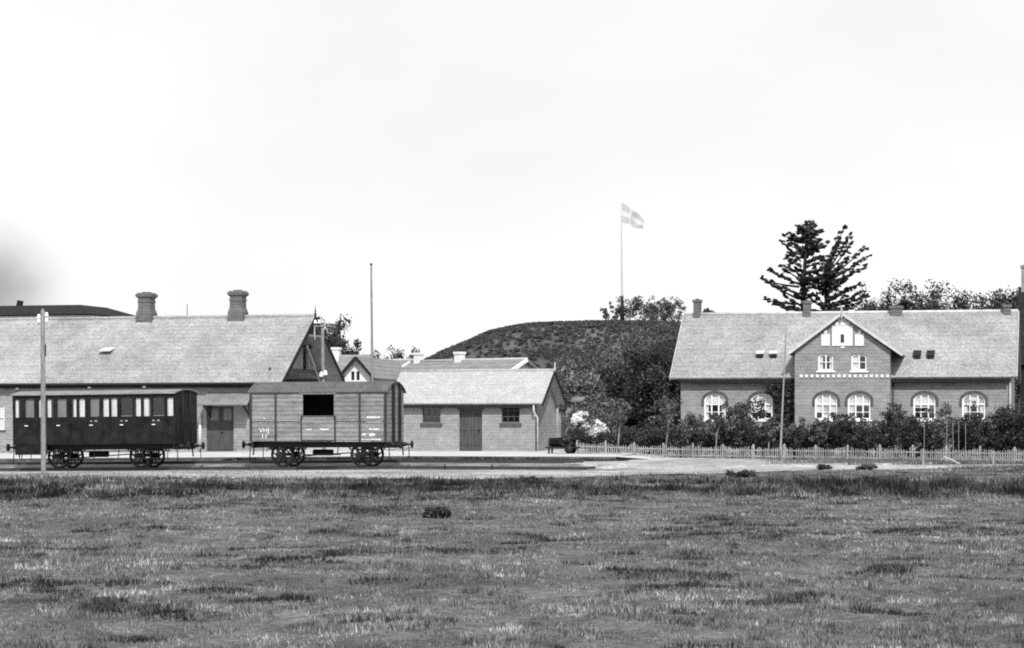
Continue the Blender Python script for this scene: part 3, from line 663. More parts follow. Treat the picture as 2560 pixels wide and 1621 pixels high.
def white_gable():     # a gable turned towards the railway
    Y = 139; F = Frame(857, Y, .5, R(12)); r = F.root('white_gabled_house', label='whitewashed gabled house with twin small windows between the station and the tall pole', cat='house')
    uR = F.u(929); hw = uR / 2; zr = F.z(893, 892); ze = F.z(857, 936); D = 9
    W = [(F.u(878), F.u(886), F.z(882, 951), F.z(882, 929)), (F.u(891), F.u(899), F.z(895, 951), F.z(895, 929))]
    mb = MB().poly([(.1, -.5), (uR - .1, -.5), (uR - .1, ze), (hw, zr - .1), (.1, ze)], [arch_loop(*w_, 0) for w_ in W], front, .25)
    mb.box(.1, .3, .251, D, -.5, ze).box(uR - .3, uR - .1, .251, D, -.5, ze); mb.build('wall', M['plaster_white'], r)
    for w_ in W: window(r, *w_, fr=.03, mun_z=[(.5, .03)], frame_m='tar_dark')
    mb = MB()
    for sx in (0, 1):
        ue = -.25 if sx == 0 else uR + .25; zz = ze - .25
        a = [Vector((hw, -.35, zr)), Vector((ue, -.35, zz)), Vector((ue, D, zz)), Vector((hw, D, zr))]; n = (a[1] - a[0]).cross(a[3] - a[0]).normalized(); n = n if n.z > 0 else -n
        b = [p - n * .1 for p in a]; mb.add(a + b, [(0, 1, 2, 3), (7, 6, 5, 4), (0, 4, 5, 1), (1, 5, 6, 2), (2, 6, 7, 3), (3, 7, 4, 0)])
    rf = mb.build('roof', M['old_tile'], r)
    for ue in (-.25, uR + .25): MB().bar((ue, -.38, ze - .3), (hw, -.38, zr - .05), .05, .16).build('bargeboard', M['tar_dark'], rf)
    # wing to the left with its own ridge along the front
    wz = F.z(860, 887, 3)
    mb = MB(); roof_slab(mb, F.u(815, 0), hw, .6, ze - .3, 3.2, wz); roof_slab(mb, F.u(815, 0), hw, 6, ze - .3, 3.2, wz); w_ = mb.build('wing_roof', M['old_tile'], r)
    MB().box(F.u(818), .1, .9, 5.6, -.5, ze - .3).build('wing_wall', M['plaster_white'], r)
    px = 841; chimney(w_, F.u(px, 3.2), 3.2, wz, F.z(px, 869, 3.2), .45, .45, m='plaster_white')
white_gable()

def barn():            # long dark hipped roof over a pale wall, above the station's ridge
    F = Frame(228, 150, .4); r = F.root('dark_roofed_barn', label='building with black hipped roof and pale wall showing above the station roof at left', cat='barn')
    ze = F.z(200, 786); zr = F.z(150, 763, 2.5); L = -26; D = 9
    MB().box(L, -.1, 0.1, D, -.5, ze - .05).build('wall', M['plaster_white'], r)
    h = F.u(188, 2.5)
    vs = [(L, -.25, ze), (.1, -.25, ze), (h + .35, 2.5, zr), (L, 2.5, zr), (.1, D + .2, ze), (L, D + .2, ze), (h + .35, D - 2.5, zr), (L, D - 2.5, zr), (h + 1.2, 1.4, zr - .25), (h+.35+.0,2.5,zr)]
    mb = MB().add(vs, [(0, 1, 2, 3), (1, 4, 6, 2), (4, 5, 7, 6), (3, 2, 6, 7), (0, 3, 7, 5), (0, 5, 4, 1)])
    rf = mb.build('roof', M['tar_dark'], r)
    u = F.u(48, 2.7); MB().box(u - .14, u + .14, 2.6, 2.95, zr - .1, F.z(48, 752, 2.7), Matrix.Rotation(R(14), 3, 'Y')).build('chimney', M['tar_dark'], rf)
barn()

def dark_house():      # dark gable cut off by the right edge
    th = R(13); F = Frame(2550, 130, .4, th); r = F.root('dark_boarded_house', label='tall black boarded house cut off at the far right beyond the long brick dwelling', cat='house')
    L = 6; D = 7; ze = F.z(2548, 905); zr = F.z(2560, 720, D / 2)
    MB().poly([(0, -.5), (D, -.5), (D, ze), (D / 2, zr), (0, ze)], [], lambda a, b, d: (d, a, b), .2).poly([(.21, -.5), (L, -.5), (L, ze), (.21, ze)], [], front, .2).build('wall', M['tar_dark'], r)
    mb = MB(); roof_slab(mb, -.15, L, -.25, ze - .15, D / 2, zr + .05); roof_slab(mb, -.15, L, D + .25, ze - .15, D / 2, zr + .05); rf = mb.build('roof', M['tar_dark'], r)
    u = F.u(2560, D / 2) ; chimney(rf, u + .1, D / 2, zr, F.z(2560, 664, D / 2), .5, .5, m='brick')
dark_house()

# ------------------------------------------------------------------ hill
CR = [(900, 985), (1000, 935), (1063, 902), (1110, 880), (1170, 856), (1200, 842), (1230, 830), (1276, 818), (1330, 810), (1400, 807), (1550, 805), (1700, 808), (1900, 812), (2200, 815), (2800, 830), (3400, 900)]
YC = 178.
def hillz(x, y):
    px = x / YC * FPX + 1280; c = CH - (np.interp(px, [p[0] for p in CR], [p[1] for p in CR]) - HY) / FPX * YC
    c = np.where(px < 900, c * sstep(700, 900, px), c); c = np.where(px > 3400, c * (1 - sstep(3400, 3700, px)), c)
    f = np.where(y < YC, np.sin(np.clip((y - 146) / (YC - 146), 0, 1) * np.pi / 2) ** 1.15, 1 - sstep(YC + 8, YC + 40, y))
    n = (fbm(x * .25, y * .25, 21) - .5) * .9 * np.sin(np.clip((y - 146) / (YC - 146), 0, 1) * np.pi)
    return c * f + n * f - .1
hx = np.arange(-16, 75, 1.0); hy = np.arange(145, 222, 1.0)
tag(sheet('hill', hx, hy, hillz, M['hillside']), 'dark grassy mound rising behind the shed', kind='structure')
n = 9000; cx = rng.uniform(-9, 24, n); cy = 146 + (YC - 146) * rng.random(n) ** .8; keep = hillz(cx, cy) > .4; cx, cy = cx[keep], cy[keep]
pk = fbm(cx * .35, cy * .35, 33); keep = rng.random(len(cx)) < .25 + 1.3 * (pk - .2); cx, cy, pk = cx[keep], cy[keep], pk[keep]
cz = hillz(cx, cy); top = sstep(YC - 5, YC, cy)
P, S = clumps(np.stack([cx, cy, cz + .12], 1), .12 + .34 * pk ** 1.5 * (1 - .85 * top), 34, .5)
tag(leaf_obj('undergrowth', P, .042, M['leaf'], None, .38 + .34 * S), 'mottled low scrub covering the face of the dark mound', 'undergrowth', kind='stuff')

# ------------------------------------------------------------------ soft grey volume, left edge of the sky
def smudge():
    c = at(-35, 738, 175); me = MB(); r0 = 5.2
    me.lathe((0, 0, -3.1), [(.5, -2.2), (6, -1.8), (8, 1), (8.4, 3.2), (7.6, 5.8), (5.2, 8.3), (1, 9.8)], 24)
    m = bpy.data.materials.new('smudge'); m.use_nodes = True; t = m.node_tree; N = t.nodes; L = t.links; N.remove(N['Principled BSDF'])
    v = N.new('ShaderNodeVolumePrincipled'); v.inputs['Color'].default_value = (.25, .25, .25, 1)
    tc = N.new('ShaderNodeTexCoord'); ln = N.new('ShaderNodeVectorMath'); ln.operation = 'LENGTH'; L.new(tc.outputs['Object'], ln.inputs[0])
    mr = N.new('ShaderNodeMapRange'); mr.inputs['From Min'].default_value = 7.6; mr.inputs['From Max'].default_value = .5; mr.inputs['To Min'].default_value = 0; mr.inputs['To Max'].default_value = 1; L.new(ln.outputs['Value'], mr.inputs['Value'])
    nz = N.new('ShaderNodeTexNoise'); nz.inputs['Scale'].default_value = .4; nz.inputs['Detail'].default_value = 3; L.new(tc.outputs['Object'], nz.inputs['Vector'])
    p2 = N.new('ShaderNodeMath'); p2.operation = 'POWER'; p2.inputs[1].default_value = 1.8; L.new(mr.outputs[0], p2.inputs[0]); a = N.new('ShaderNodeMath'); a.operation = 'MULTIPLY'; L.new(p2.outputs[0], a.inputs[0]); L.new(nz.outputs[0], a.inputs[1])
    b = N.new('ShaderNodeMath'); b.operation = 'MULTIPLY'; L.new(a.outputs[0], b.inputs[0]); b.inputs[1].default_value = .36
    L.new(b.outputs[0], v.inputs['Density']); L.new(v.outputs[0], N['Material Output'].inputs['Volume'])
    o = me.build('smudge', m); o.location = c; tag(o, 'faint grey smudge above the black roofed building at the left', 'smudge', kind='stuff')
smudge()

# ------------------------------------------------------------------ rolling stock
def wheel(parent, u, v, z, r=.5, n=9, side=-1):
    hub = MB(); k = 20
    hub.tube([(u, v - .09, z), (u, v + .09, z)], .10, 12)
    for i in range(n):
        a = 2 * math.pi * i / n + .2; hub.bar((u + math.cos(a) * .07, v, z + math.sin(a) * .07), (u + math.cos(a) * (r - .06), v, z + math.sin(a) * (r - .06)), .05, .05)
    w_ = hub.build('wheel', M['iron'], parent)
    t = MB(); fs = []; vs = []; prof = [(r, -.06), (r, .05), (r + .03, .055), (r + .03, .08), (r - .075, .08), (r - .075, -.06)]; k = 32
    for i in range(k):
        a = 2 * math.pi * i / k
        for rr, dv in prof: vs.append((u + math.cos(a) * rr, v + dv * -side * 1.0, z + math.sin(a) * rr))
    m_ = len(prof)
    for i in range(k):
        for j in range(m_): fs.append((i * m_ + j, i * m_ + (j + 1) % m_, ((i + 1) % k) * m_ + (j + 1) % m_, ((i + 1) % k) * m_ + j))
    t.add(vs, fs, False); t.build('tyre', M['iron'], w_)
def buffer(parent, u, v, z, d, ln=.55):
    mb = MB(); mb.tube([(u, v, z), (u + d * ln * .5, v, z)], [.11, .075], 12); mb.tube([(u + d * ln * .45, v, z), (u + d * ln * .9, v, z)], .045, 10)
    b = mb.build('buffer', M['iron'], parent); MB().tube([(u + d * ln * .9, v, z), (u + d * ln * .95, v, z), (u + d * ln, v, z)], [.17, .18, .14], 16).build('buffer_head', M['iron'], b)
def running_gear(r, F, uw, L0, L1, zf, W=1.5, wr=.5):
    """axles, wheels, springs, axle guards, steps"""
    for u in uw:
        MB().tube([(u, -.05, wr), (u, W + .05, wr)], .06, 10).build('axle', M['iron'], r)
        wheel(r, u, 0, wr, wr, side=-1); wheel(r, u, W, wr, wr, side=1)
        for v in (-.17, W + .17):
            mb = MB()
            for s in (-.17, .17): mb.box(u + s - .04, u + s + .04, v - .015, v + .015, wr - .22, zf + .02)
            mb.bar((u - .17, v, wr - .2), (u + .17, v, wr - .2), .03, .05); mb.bar((u - .2, v, wr - .05), (u - .55, v, zf), .03, .05); mb.bar((u + .2, v, wr - .05), (u + .55, v, zf), .03, .05)
            mb.build('axle_guard', M['iron'], r)
            mb = MB(); mb.box(u - .12, u + .12, v - .09 , v + .09, wr - .12, wr + .13); mb.build('axle_box', M['iron'], r)
            mb = MB()
            for j, hl in enumerate((.55, .42, .30, .18)):
                for a, b in ((-1, -.5), (-.5, 0), (0, .5), (.5, 1)):
                    zz = lambda q: wr + .19 + j * -.001 + .022 * (3 - j) * -1 + .09 + .11 * q * q * (hl / .55) ** 2
                    mb.bar((u + hl * a, v, zz(a)), (u + hl * b, v, zz(b)), .07, .02)
            mb.build('leaf_spring', M['iron'], r)
    mb = MB()
    for v in (-.12, W + .12): mb.box(L0, L1, v - .04, v + .04, zf, zf + .24)
    for u in (L0, L1 - .1): mb.box(u, u + .1, -.45, W + .45, zf - .02, zf + .26)
    for i in range(1, 5): u = L0 + (L1 - L0) * i / 5; mb.box(u, u + .08, -.08, W + .08, zf + .05, zf + .2)
    mb.build('underframe', M['iron'], r)
    mb = MB(); mb.bar((uw[0] + .6, .6, .45), (uw[1] - .6, .6, .62), .05); mb.bar((uw[0] + .7, .3, .36), (uw[1] - .7, .3, .36), .035); mb.tube([(uw[0] + 1.2, .75, .62), (uw[0] + 2.1, .75, .62)], .14, 12); mb.build('brake_rigging', M['iron'], r)
    for d, u in ((-1, L0), (1, L1)):
        for v in (-.1, W + .1): buffer(r, u, v, zf + .13, d)
        mb = MB(); mb.bar((u, W / 2, zf + .08), (u + d * .35, W / 2, zf - .02), .06); mb.bar((u + d * .35, W / 2, zf - .02), (u + d * .38, W / 2, zf - .35), .05); mb.build('coupling', M['iron'], r)
        mb = MB(); mb.tube([(u + d * .08, -.38, zf + .1), (u + d * .12, -.38, .2)], .025, 6); mb.tube([(u + d * .3, W + .3, zf + .05), (u + d * .32, W + .3, .35)], .02, 6); mb.build('brake_hose', M['iron'], r)

def place_vehicle(name, px_axle, tilt, **k):
    u = None
    # u coordinate on the near rail line for the pixel column
    kx = (px_axle - 1280) / FPX; V = RAILV; u = (kx * V * TC - V * TS) / (TC + kx * TS)
    x, y = u * TC + V * TS, -u * TS + V * TC; z = RZ(u, V)
    r = empty(name, (x, y, z), -TH, k['label'], k['cat'], ry=-tilt)
    F = Frame(px_axle, y, z); F.X = x; return r, F
def carriage():
    r, F = place_vehicle('passenger_carriage', 235, .0105, label='black four-wheeled passenger carriage with curtained compartment windows standing left on the track', cat='railway carriage')
    fz = lambda px, py: F.z(px, py, -.55) + 0.0105 * -F.u(px, -.55) * 1
    L0, L1 = F.u(33, -.55), F.u(438, -.55); v0, v1 = -.55, 2.05; zb = 1.07; zt = F.z(235, 986, -.55); zw0, zw1 = F.z(235, 1044, -.55), F.z(235, 996, -.55)
    groups = [[(40, 53), (65, 87), (99, 112)], [(120, 135), (145, 168), (179, 193)], [(200, 214), (227, 250), (260, 274)], [(280, 296), (303, 333), (339, 354)], [(361, 377), (383, 412), (420, 435)]]
    wr = [[(F.u(a - 1.2, v0), F.u(b + 1.2, v0)) for a, b in g] for g in groups]
    holes = [arch_loop(a, b, zw0, zw1, 0) for g in wr for a, b in g]
    mb = MB().poly([(L0, zb), (L1, zb), (L1, zt), (L0, zt)], holes, lambda a, b, d: (a, v0 + d, b), .06)
    # arched ends
    arc = [(v0 + (v1 - v0) * i / 10, zt + .16 * math.sin(math.pi * i / 10) ** .8) for i in range(11)]
    for u, s in ((L0 + .001, 1), (L1 - .001, -1)): mb.poly([(v0 + .065, zb), (v1, zb)] + arc[::-1][:-1] + [(v0 + .065, zt)], [], lambda a, b, d, u=u, s=s: (u + s * d, a, b), .05)
    mb.box(L0 + .06, L1 - .06, v1 - .05, v1 - .001, zb, zt); mb.box(L0 + .06, L1 - .06, v0 + .065, v1 - .055, zb, zb + .05)
    body = mb.build('body', M['carriage_paint'], r)
    # doors, mouldings
    for gi, g in enumerate(wr):
        a, b = g[1]; da, db = a - .13, b + .13
        mb = MB(); e = .018
        for q in (da, db): mb.box(q - .012, q + .012, v0 - e, v0 - .001, zb + .02, zt - .05)
        mb.box(da + .013, db - .013, v0 - e, v0 - .001, zw0 - .14, zw0 - .1)
        d = mb.build('compartment_door', M['carriage_paint'], r)
        MB().box(a + .0, a + .16, v0 - .06, v0 - .02, zw0 - .37, zw0 - .33).build('handle', M['porcelain'], d)
        if gi > 1:
            mb = MB()
            for (x0, w_) in ((.02, .09), (.24, .12)): mb.box(a + x0, a + x0 + w_, v0 - .012, v0 - .002, zw0 - .19, zw0 - .13)
            mb.build('class_number', M['paint_grey'], d)
        for wi, (a, b) in enumerate(g):
            dark = wi == 1
            fr = MB().poly(arch_loop(a, b, zw0, zw1, 0), [inset(arch_loop(a, b, zw0, zw1, 0), .025)], lambda a, b, d: (a, v0 - .012 + d, b), .03).build('window', M['carriage_paint'], r)
            MB().add([(p, v0 + .03, q) for p, q in arch_loop(a + .02, b - .02, zw0 + .02, zw1 - .02, 0)], [(0, 1, 2, 3)]).build('pane', M['glass'], fr)
            m = 'curtain' if not dark else ('curtain_dim' if gi in (0, 1, 2) else None)
            if m:
                a2, b2 = a, b
                if wi == 0 and gi == 0: b2 = a + (b - a) * .5
                if wi == 0 and gi == 1: b2 = a + (b - a) * .55
                if wi == 2 and gi == 1: a2 = a + (b - a) * .4
                nn = 8; vs = []; fs = []
                for i in range(nn + 1):
                    q = a2 + (b2 - a2) * i / nn; dv = .055 + .012 * math.sin(i * 2.4); vs += [(q, v0 + dv, zw0 - .03), (q, v0 + dv, zw1 + .03)]
                for i in range(nn): fs.append((2 * i, 2 * i + 2, 2 * i + 3, 2 * i + 1))
                MB().add(vs, fs).build('curtain', M[m], fr)
            else: MB().box(a + .03, b - .03, v0 + .035, v0 + .05, zw0, zw0 + .07).build('window_strap', M['curtain_dim'], fr)
    mb = MB(); mb.box(L0, L1, v0 - .015, v0 - .001, zb, zb + .06); mb.box(L0, L1, v0 - .02, v0 - .001, zt - .09, zt - .03); mb.build('waist_moulding', M['carriage_paint'], body)
    # roof
    nseg = 14; vs = []; fs = []
    for u in (L0 - .08, L1 + .08):
        for i in range(nseg + 1):
            t = i / nseg; v = v0 - .1 + (v1 - v0 + .2) * t; vs.append((u, v, zt + .0 + .18 * math.sin(math.pi * t) ** .8 + .015))
    for i in range(nseg): fs.append((i, i + 1, nseg + 2 + i, nseg + 1 + i))
    vs2 = [(a, b, c - .04) for a, b, c in vs]; nn = len(vs); fs2 = [tuple(j + nn for j in f[::-1]) for f in fs]
    rim = [(0, nseg + 1, nseg + 1 + nn, nn), (nseg, nn + nseg, nn + 2 * nseg + 1, 2 * nseg + 1)] + [(i, i + nn, i + 1 + nn, i + 1) for i in range(nseg)] + [(nseg + 1 + i, nseg + 2 + i, nseg + 2 + i + nn, nseg + 1 + i + nn) for i in range(nseg)]
    rf = MB().add(vs + vs2, fs + fs2 + rim).build('roof', M['roof_carriage'], r)
    for px in (44, 225, 362): u = F.u(px, .7); MB().lathe((u, .7, zt + .16), [(.05, 0), (.05, .10), (.09, .12), (.08, .17), (.02, .2)], 10).build('roof_vent', M['bark_pale'], rf)
    running_gear(r, F, (F.u(147, 0), F.u(352, 0)), L0 + .05, L1 - .05, .83, wr=.53)
    mb = MB()
    for z, dv in ((.42, -.55), (.75, -.42)):
        mb.box(L0 + .3, L1 - .3, dv - .12, dv + .12, z, z + .035)
    for i in range(7): u = L0 + .4 + (L1 - L0 - .8) * i / 6; mb.bar((u, -.50, .43), (u, -.35, .9), .03)
    mb.build('footboard', M['iron'], r)
    MB().box(L0 + .1, F.u(118, v0), v0 + .01, v0 + .04, .62, zb - .003).build('battery_box', M['carriage_paint'], r)
    mb = MB()
    for v in (v0 + .3, v1 - .3): mb.tube([(L1 + .05, v, zb + .1), (L1 + .05, v, zb + .95)], .018, 6)
    mb.tube([(L1 + .06, v0 + .8, zb), (L1 + .06, v0 + .8, zt + .2)], .03, 6); mb.tube([(L1 + .06, v0 + 1.7, zb), (L1 + .06, v0 + 1.7, zt + .2)], .03, 6)
    mb.build('end_handrail', M['iron'], r)
carriage()

def text_mesh(s, size, name, m, parent, loc):
    c = bpy.data.curves.new('t', 'FONT'); c.body = s; c.size = size; c.extrude = .003; c.align_x = 'CENTER'
    o = bpy.data.objects.new('t', c); COL.objects.link(o); dg = bpy.context.evaluated_depsgraph_get(); me = bpy.data.meshes.new_from_object(o.evaluated_get(dg)); bpy.data.objects.remove(o)
    me.materials.clear(); me.materials.append(m); q = bpy.data.objects.new(name, me); COL.objects.link(q); q.parent = parent; q.location = loc; q.rotation_euler = (R(90), 0, 0); return q
def wagon():
    r, F = place_vehicle('goods_wagon', 805, .002, label='grey boarded goods wagon with curved roof and open dark side hatch', cat='goods wagon')
    v0, v1 = -.55, 2.0; U = lambda px: F.u(px, v0); Z = lambda py: F.z(795, py, v0)
    L0, L1 = U(627), U(965); zb, zt = Z(1104), Z(981); ho = (U(757), U(835), Z(1040), Z(987))
    mb = MB().poly([(L0, zb), (L1, zb), (L1, zt), (L0, zt)], [arch_loop(*ho, 0)], lambda a, b, d: (a, v0 + d, b), .05)
    rise = Z(953) - zt - .02
    prof = lambda t: rise * math.sin(math.pi * t) ** .75
    arc = [(v0 + (v1 - v0) * i / 12, zt + prof(i / 12) - .02 * (0 < i < 12)) for i in range(13)]
    for u, s in ((L0 + .001, 1), (L1 - .001, -1)): mb.poly([(v0 + .055, zb), (v1, zb)] + arc[::-1][:-1] + [(v0 + .055, zt)], [], lambda a, b, d, u=u, s=s: (u + s * d, a, b), .05)
    mb.box(L0 + .06, L1 - .06, v1 - .05, v1 - .001, zb, zt).box(L0 + .06, L1 - .06, v0 + .055, v1 - .055, zb, zb + .05)
    mb.build('body', M['wagon_boards'], r)
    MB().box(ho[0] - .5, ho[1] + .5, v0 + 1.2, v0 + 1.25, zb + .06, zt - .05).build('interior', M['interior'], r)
    for px in (628.5, 690, 755, 838, 900, 963):
        u = U(px); z1 = zt - .03 if px not in (755, 838) else ho[2] + .0
        MB().box(u - .035, u + .035, v0 - .06, v0 - .001, zb - .02, z1).build('side_post', M['wagon_iron'], r)
    for v in (.35, 1.25):
        MB().box(L1 + .001, L1 + .12, v - .06, v + .06, zb - .02, zt + .35).build('end_post', M['iron'], r); MB().box(L0 - .12, L0 - .001, v - .06, v + .06, zb - .02, zt + .35).build('end_post', M['iron'], r)
    for u in (L1, L0): MB().box(u - .05, u + .03, v0 - .03, v0 + .04, zb, zt).build('corner_post', M['wagon_iron'], r)
    MB().box(L0, L1, v0 - .025, v0 - .001, Z(1054) - .012, Z(1054) + .012).build('rail_moulding', M['wagon_iron'], r)
    # lower half door
    d0, d1 = U(757), U(836.5); dz0, dz1 = Z(1103), Z(1041)
    dr = MB().poly([(d0, dz0), (d1, dz0), (d1, dz1), (d0, dz1)], [], lambda a, b, d: (a, v0 - .07 + d, b), .04).build('half_door', M['wagon_boards'], r)
    mb = MB(); mb.box(d0, d1, v0 - .085, v0 - .071, dz1 - .03, dz1); mb.box(d0, d1, v0 - .085, v0 - .071, dz0, dz0 + .05); mb.box((d0 + d1) / 2 - .1, (d0 + d1) / 2 + .1, v0 - .1, v0 - .071, dz0 - .04, dz0 + .02); mb.box(d0 - .06, d0 + .02, v0 - .1, v0 - .071, dz1 - .1, dz1 + .02); mb.box(d1 - .02, d1 + .06, v0 - .1, v0 - .071, dz1 - .1, dz1 + .02); mb.build('latch', M['wagon_iron'], dr)
    MB().box(U(750), U(842), v0 - .05, v0 - .001, zt - .06, zt - .03).build('door_rail', M['paint_grey'], r)
    # lettering
    text_mesh('VHJ', .30, 'lettering', M['paint_white'], r, (U(661), v0 - .01, Z(1082)))
    text_mesh('11', .32, 'lettering', M['paint_white'], r, (U(661), v0 - .01, Z(1097)))
    def dashes(px0, px1, y0, y1, k, v=v0 - .006, seed=0):
        rr = random.Random(seed); mb = MB(); a = px0
        while a < px1: w_ = (px1 - px0) / k * rr.uniform(.6, 1); mb.box(U(a), U(min(a + w_, px1)), v - .003, v + .002, Z(y1) + rr.uniform(0, .02), Z(y0) - rr.uniform(0, .03)); a += w_ + (px1 - px0) / k * .22
        return mb
    mb = dashes(918, 950, 1041, 1047, 7); mb.box(U(916), U(954), v0 - .009, v0 - .004, Z(1056.5), Z(1054))
    m2 = dashes(923, 948, 1071, 1076, 5, seed=2); mb.add(m2.v, m2.f); m2 = dashes(906, 915, 1084, 1090, 2, seed=3); mb.add(m2.v, m2.f); m2 = dashes(924, 938, 1083, 1091, 3, seed=4); mb.add(m2.v, m2.f); m2 = dashes(904, 952, 1097, 1101, 6, seed=5); mb.add(m2.v, m2.f)
    m2 = dashes(659, 664, 1044, 1048, 1, seed=6); mb.add(m2.v, m2.f); mb.build('stencilled_data', M['paint_white'], r)
    m2 = dashes(768, 781, 1072, 1076, 2, v=v0 - .076, seed=7); q = dashes(802, 823, 1071, 1076, 4, v=v0 - .076, seed=8); m2.add(q.v, q.f).build('stencilled_data', M['paint_white'], dr)
    # curved roof
    nseg = 16; vs = []; fs = []
    for u in (L0 - .1, L1 + .1):
        for i in range(nseg + 1): t = i / nseg; vs.append((u, v0 - .08 + (v1 - v0 + .16) * t, zt + .01 + prof(t)))
    for i in range(nseg): fs.append((i, i + 1, nseg + 2 + i, nseg + 1 + i))
    vs2 = [(a, (b - .72) * .985 + .72, c - .045) for a, b, c in vs]; nn = len(vs)
    fs2 = [tuple(j + nn for j in f[::-1]) for f in fs]; rim = [(0, nseg + 1, nseg + 1 + nn, nn), (nseg, nn + nseg, nn + 2 * nseg + 1, 2 * nseg + 1)] + [(i, i + nn, i + 1 + nn, i + 1) for i in range(nseg)] + [(nseg + 1 + i, nseg + 2 + i, nseg + 2 + i + nn, nseg + 1 + i + nn) for i in range(nseg)]
    MB().add(vs + vs2, fs + fs2 + rim).build('roof', M['roof_canvas'], r)
    running_gear(r, F, (F.u(706, 0), F.u(905, 0)), L0, L1, zb - .27, wr=.52)
    mb = MB(); mb.box(U(745), U(850), v0 - .1, v0 + .12, .52, .56)
    for px in (752, 843): mb.bar((U(px), v0, .55), (U(px), v0 + .25, zb - .05), .035)
    mb.build('step_board', M['iron'], r)
    mb = MB(); mb.bar((U(880), v0 + .1, .5), (U(945), v0 + .1, .78), .05); mb.bar((U(945), v0 + .1, .78), (U(945), v0 + .1, .95), .05); mb.build('brake_lever', M['iron'], r)
wagon()

# ------------------------------------------------------------------ poles
def pole(name, px, Y, py0, py1, r0, r1, m, label, cat, px1=None, z0=None, n=10, cap=None):
    a = at(px, py0, Y); z0 = z0 if z0 is not None else a.z; b = at(px1 or px, py1, Y)
    r = empty(name, (a.x, Y, z0), 0, label, cat); k = 8
    pts = [Vector((0, 0, -.4)) + (Vector((b.x - a.x, 0, b.z - z0 + .4))) * i / k for i in range(k + 1)]
    MB().tube(pts, [r0 + (r1 - r0) * i / k for i in range(k + 1)], n).build('shaft', M[m], r); return r, b - Vector((a.x, Y, z0))
def insulator(parent, x, z, y=-.1, s=1.0):
    mb = MB(); mb.tube([(x, 0, z - .12 * s), (x, y, z - .12 * s), (x, y, z - .03)], .012, 6); o = mb.build('insulator_pin', M['iron'], parent)
    MB().lathe((x, y, z - .05 * s), [(.075 * s, 0), (.08 * s, .05 * s), (.055 * s, .09 * s), (.06 * s, .13 * s), (.03 * s, .17 * s)], 10).build('insulator', M['porcelain'], o)
Yp = 92.; zz = Hf((107 - 1280) / FPX * Yp, Yp)
r, t = pole('telegraph_pole', 109, Yp, 1190, 778, .105, .085, 'bark_pale', 'weathered wooden telegraph pole standing in front of the passenger carriage', 'telegraph pole', px1=107)
for dx, dz in ((-.15, -.24), (.15, -.17), (-.15, -.40), (.15, -.38)): insulator(r, t.x + dx, t.z + dz, y=-.02)
MB().box(t.x + .07, t.x + .12, -.04, .04, t.z - 1.75, t.z - 1.28).build('switch_box', M['tar_dark'], r)
MB().lathe((t.x, 0, t.z), [(.085, 0), (.05, .05), (.01, .09)], 10).build('pole_cap', M['pole_wood'], r)
Yp = 117.; r, t = pole('telegraph_pole', 811, Yp, 1126, 808, .10, .075, 'bark_pale', 'telegraph pole with white insulators before the station gable, rising behind the goods wagon', 'telegraph pole', px1=806)
MB().box(t.x - .42, t.x + .5, -.13, -.05, t.z - .18, t.z - .11).box(t.x - .42, t.x + .5, -.12, -.05, t.z - .02, t.z + .03).build('crossarm', M['pole_wood'], r)
for dx in (-.33, -.14, .24, .43): insulator(r, t.x + dx, t.z + .02, y=-.18, s=1.05)
for px, py in ((804, 939), (814, 935)): q = at(px, py, Yp); insulator(r, q.x - r.location.x, q.z - r.location.z, y=-.2, s=1.4)
MB().bar((t.x - .36, -.1, t.z - .15), (t.x - .36, -.1, t.z - .8), .03).build('brace', M['pole_pale'], r)

def flagpole(px, Y, py0, py1, r0, r1, m, label, **k): return pole('flagpole', px, Y, py0, py1, r0, r1, m, label, 'pole', **k)
r, t = flagpole(933, 128, 1120, 664, .085, .05, 'bark_pale', 'tall bare flagpole rising beside the whitewashed gabled house', px1=928)
MB().lathe((t.x, 0, t.z), [(.03, 0), (.07, .03), (.07, .08), (.02, .12)], 10).build('finial', M['iron'], r)
r, t = flagpole(1950, 107.5, 1132, 786, .055, .02, 'pole_wood', 'leaning pale pole standing at the picket fence left of the gabled bay', px1=1967)
MB().lathe((t.x, 0, t.z), [(.03, 0), (.06, .03), (.06, .07), (.02, .1)], 10).build('pole_knob', M['pole_pale'], r)
r, t = flagpole(1556, 176, 806, 505, .10, .028, 'pole_pale', 'slender flagpole flying a flag on the crest of the mound', px1=1553)
MB().tube([(0, 0, -.3), (-.02, 0, 1.9)], [.2, .09], 10).build('pole_foot', M['tar_dark'], r)
def flag():
    o = at(1554, 508, 176); r = empty('flag', o, 0, 'pale cross flag drooping from the pole on the mound', 'flag'); nu, nv = 28, 16; Wd, Hh = 1.75, 1.45
    def P(s, q):   # s along fly, q down the hoist
        x = Wd * (s * .88 + .04 * math.sin(s * 9)); z = -Hh * q * (1 - .38 * s) - s * 1.15 + .25 * math.sin(s * 3.1) * .3; y = .22 * math.sin(s * 9 + q * 2.5) * (.3 + s); x += .07 * math.sin(q * 7) * s; z += .10 * math.sin(s * 11 + q * 4) * s; return (x + .03, y, z)
    def cells(test, name, m, par):
        mb = MB()
        for i in range(nu):
            for j in range(nv):
                if test((i + .5) / nu, (j + .5) / nv):
                    mb.add([P(i / nu, j / nv), P((i + 1) / nu, j / nv), P((i + 1) / nu, (j + 1) / nv), P(i / nu, (j + 1) / nv)], [(0, 1, 2, 3)], True)
        return mb.build(name, M[m], par)
    cr_ = lambda s, q: abs(s - .40) < .075 or abs(q - .5) < .10
    o = cells(lambda s, q: True, 'cloth', 'flag_cloth', r); o.data.materials.append(M['flag_white'])
    for i, f in enumerate(o.data.polygons): f.material_index = 1 if cr_((i // nv + .5) / nu, (i % nv + .5) / nv) else 0
flag()

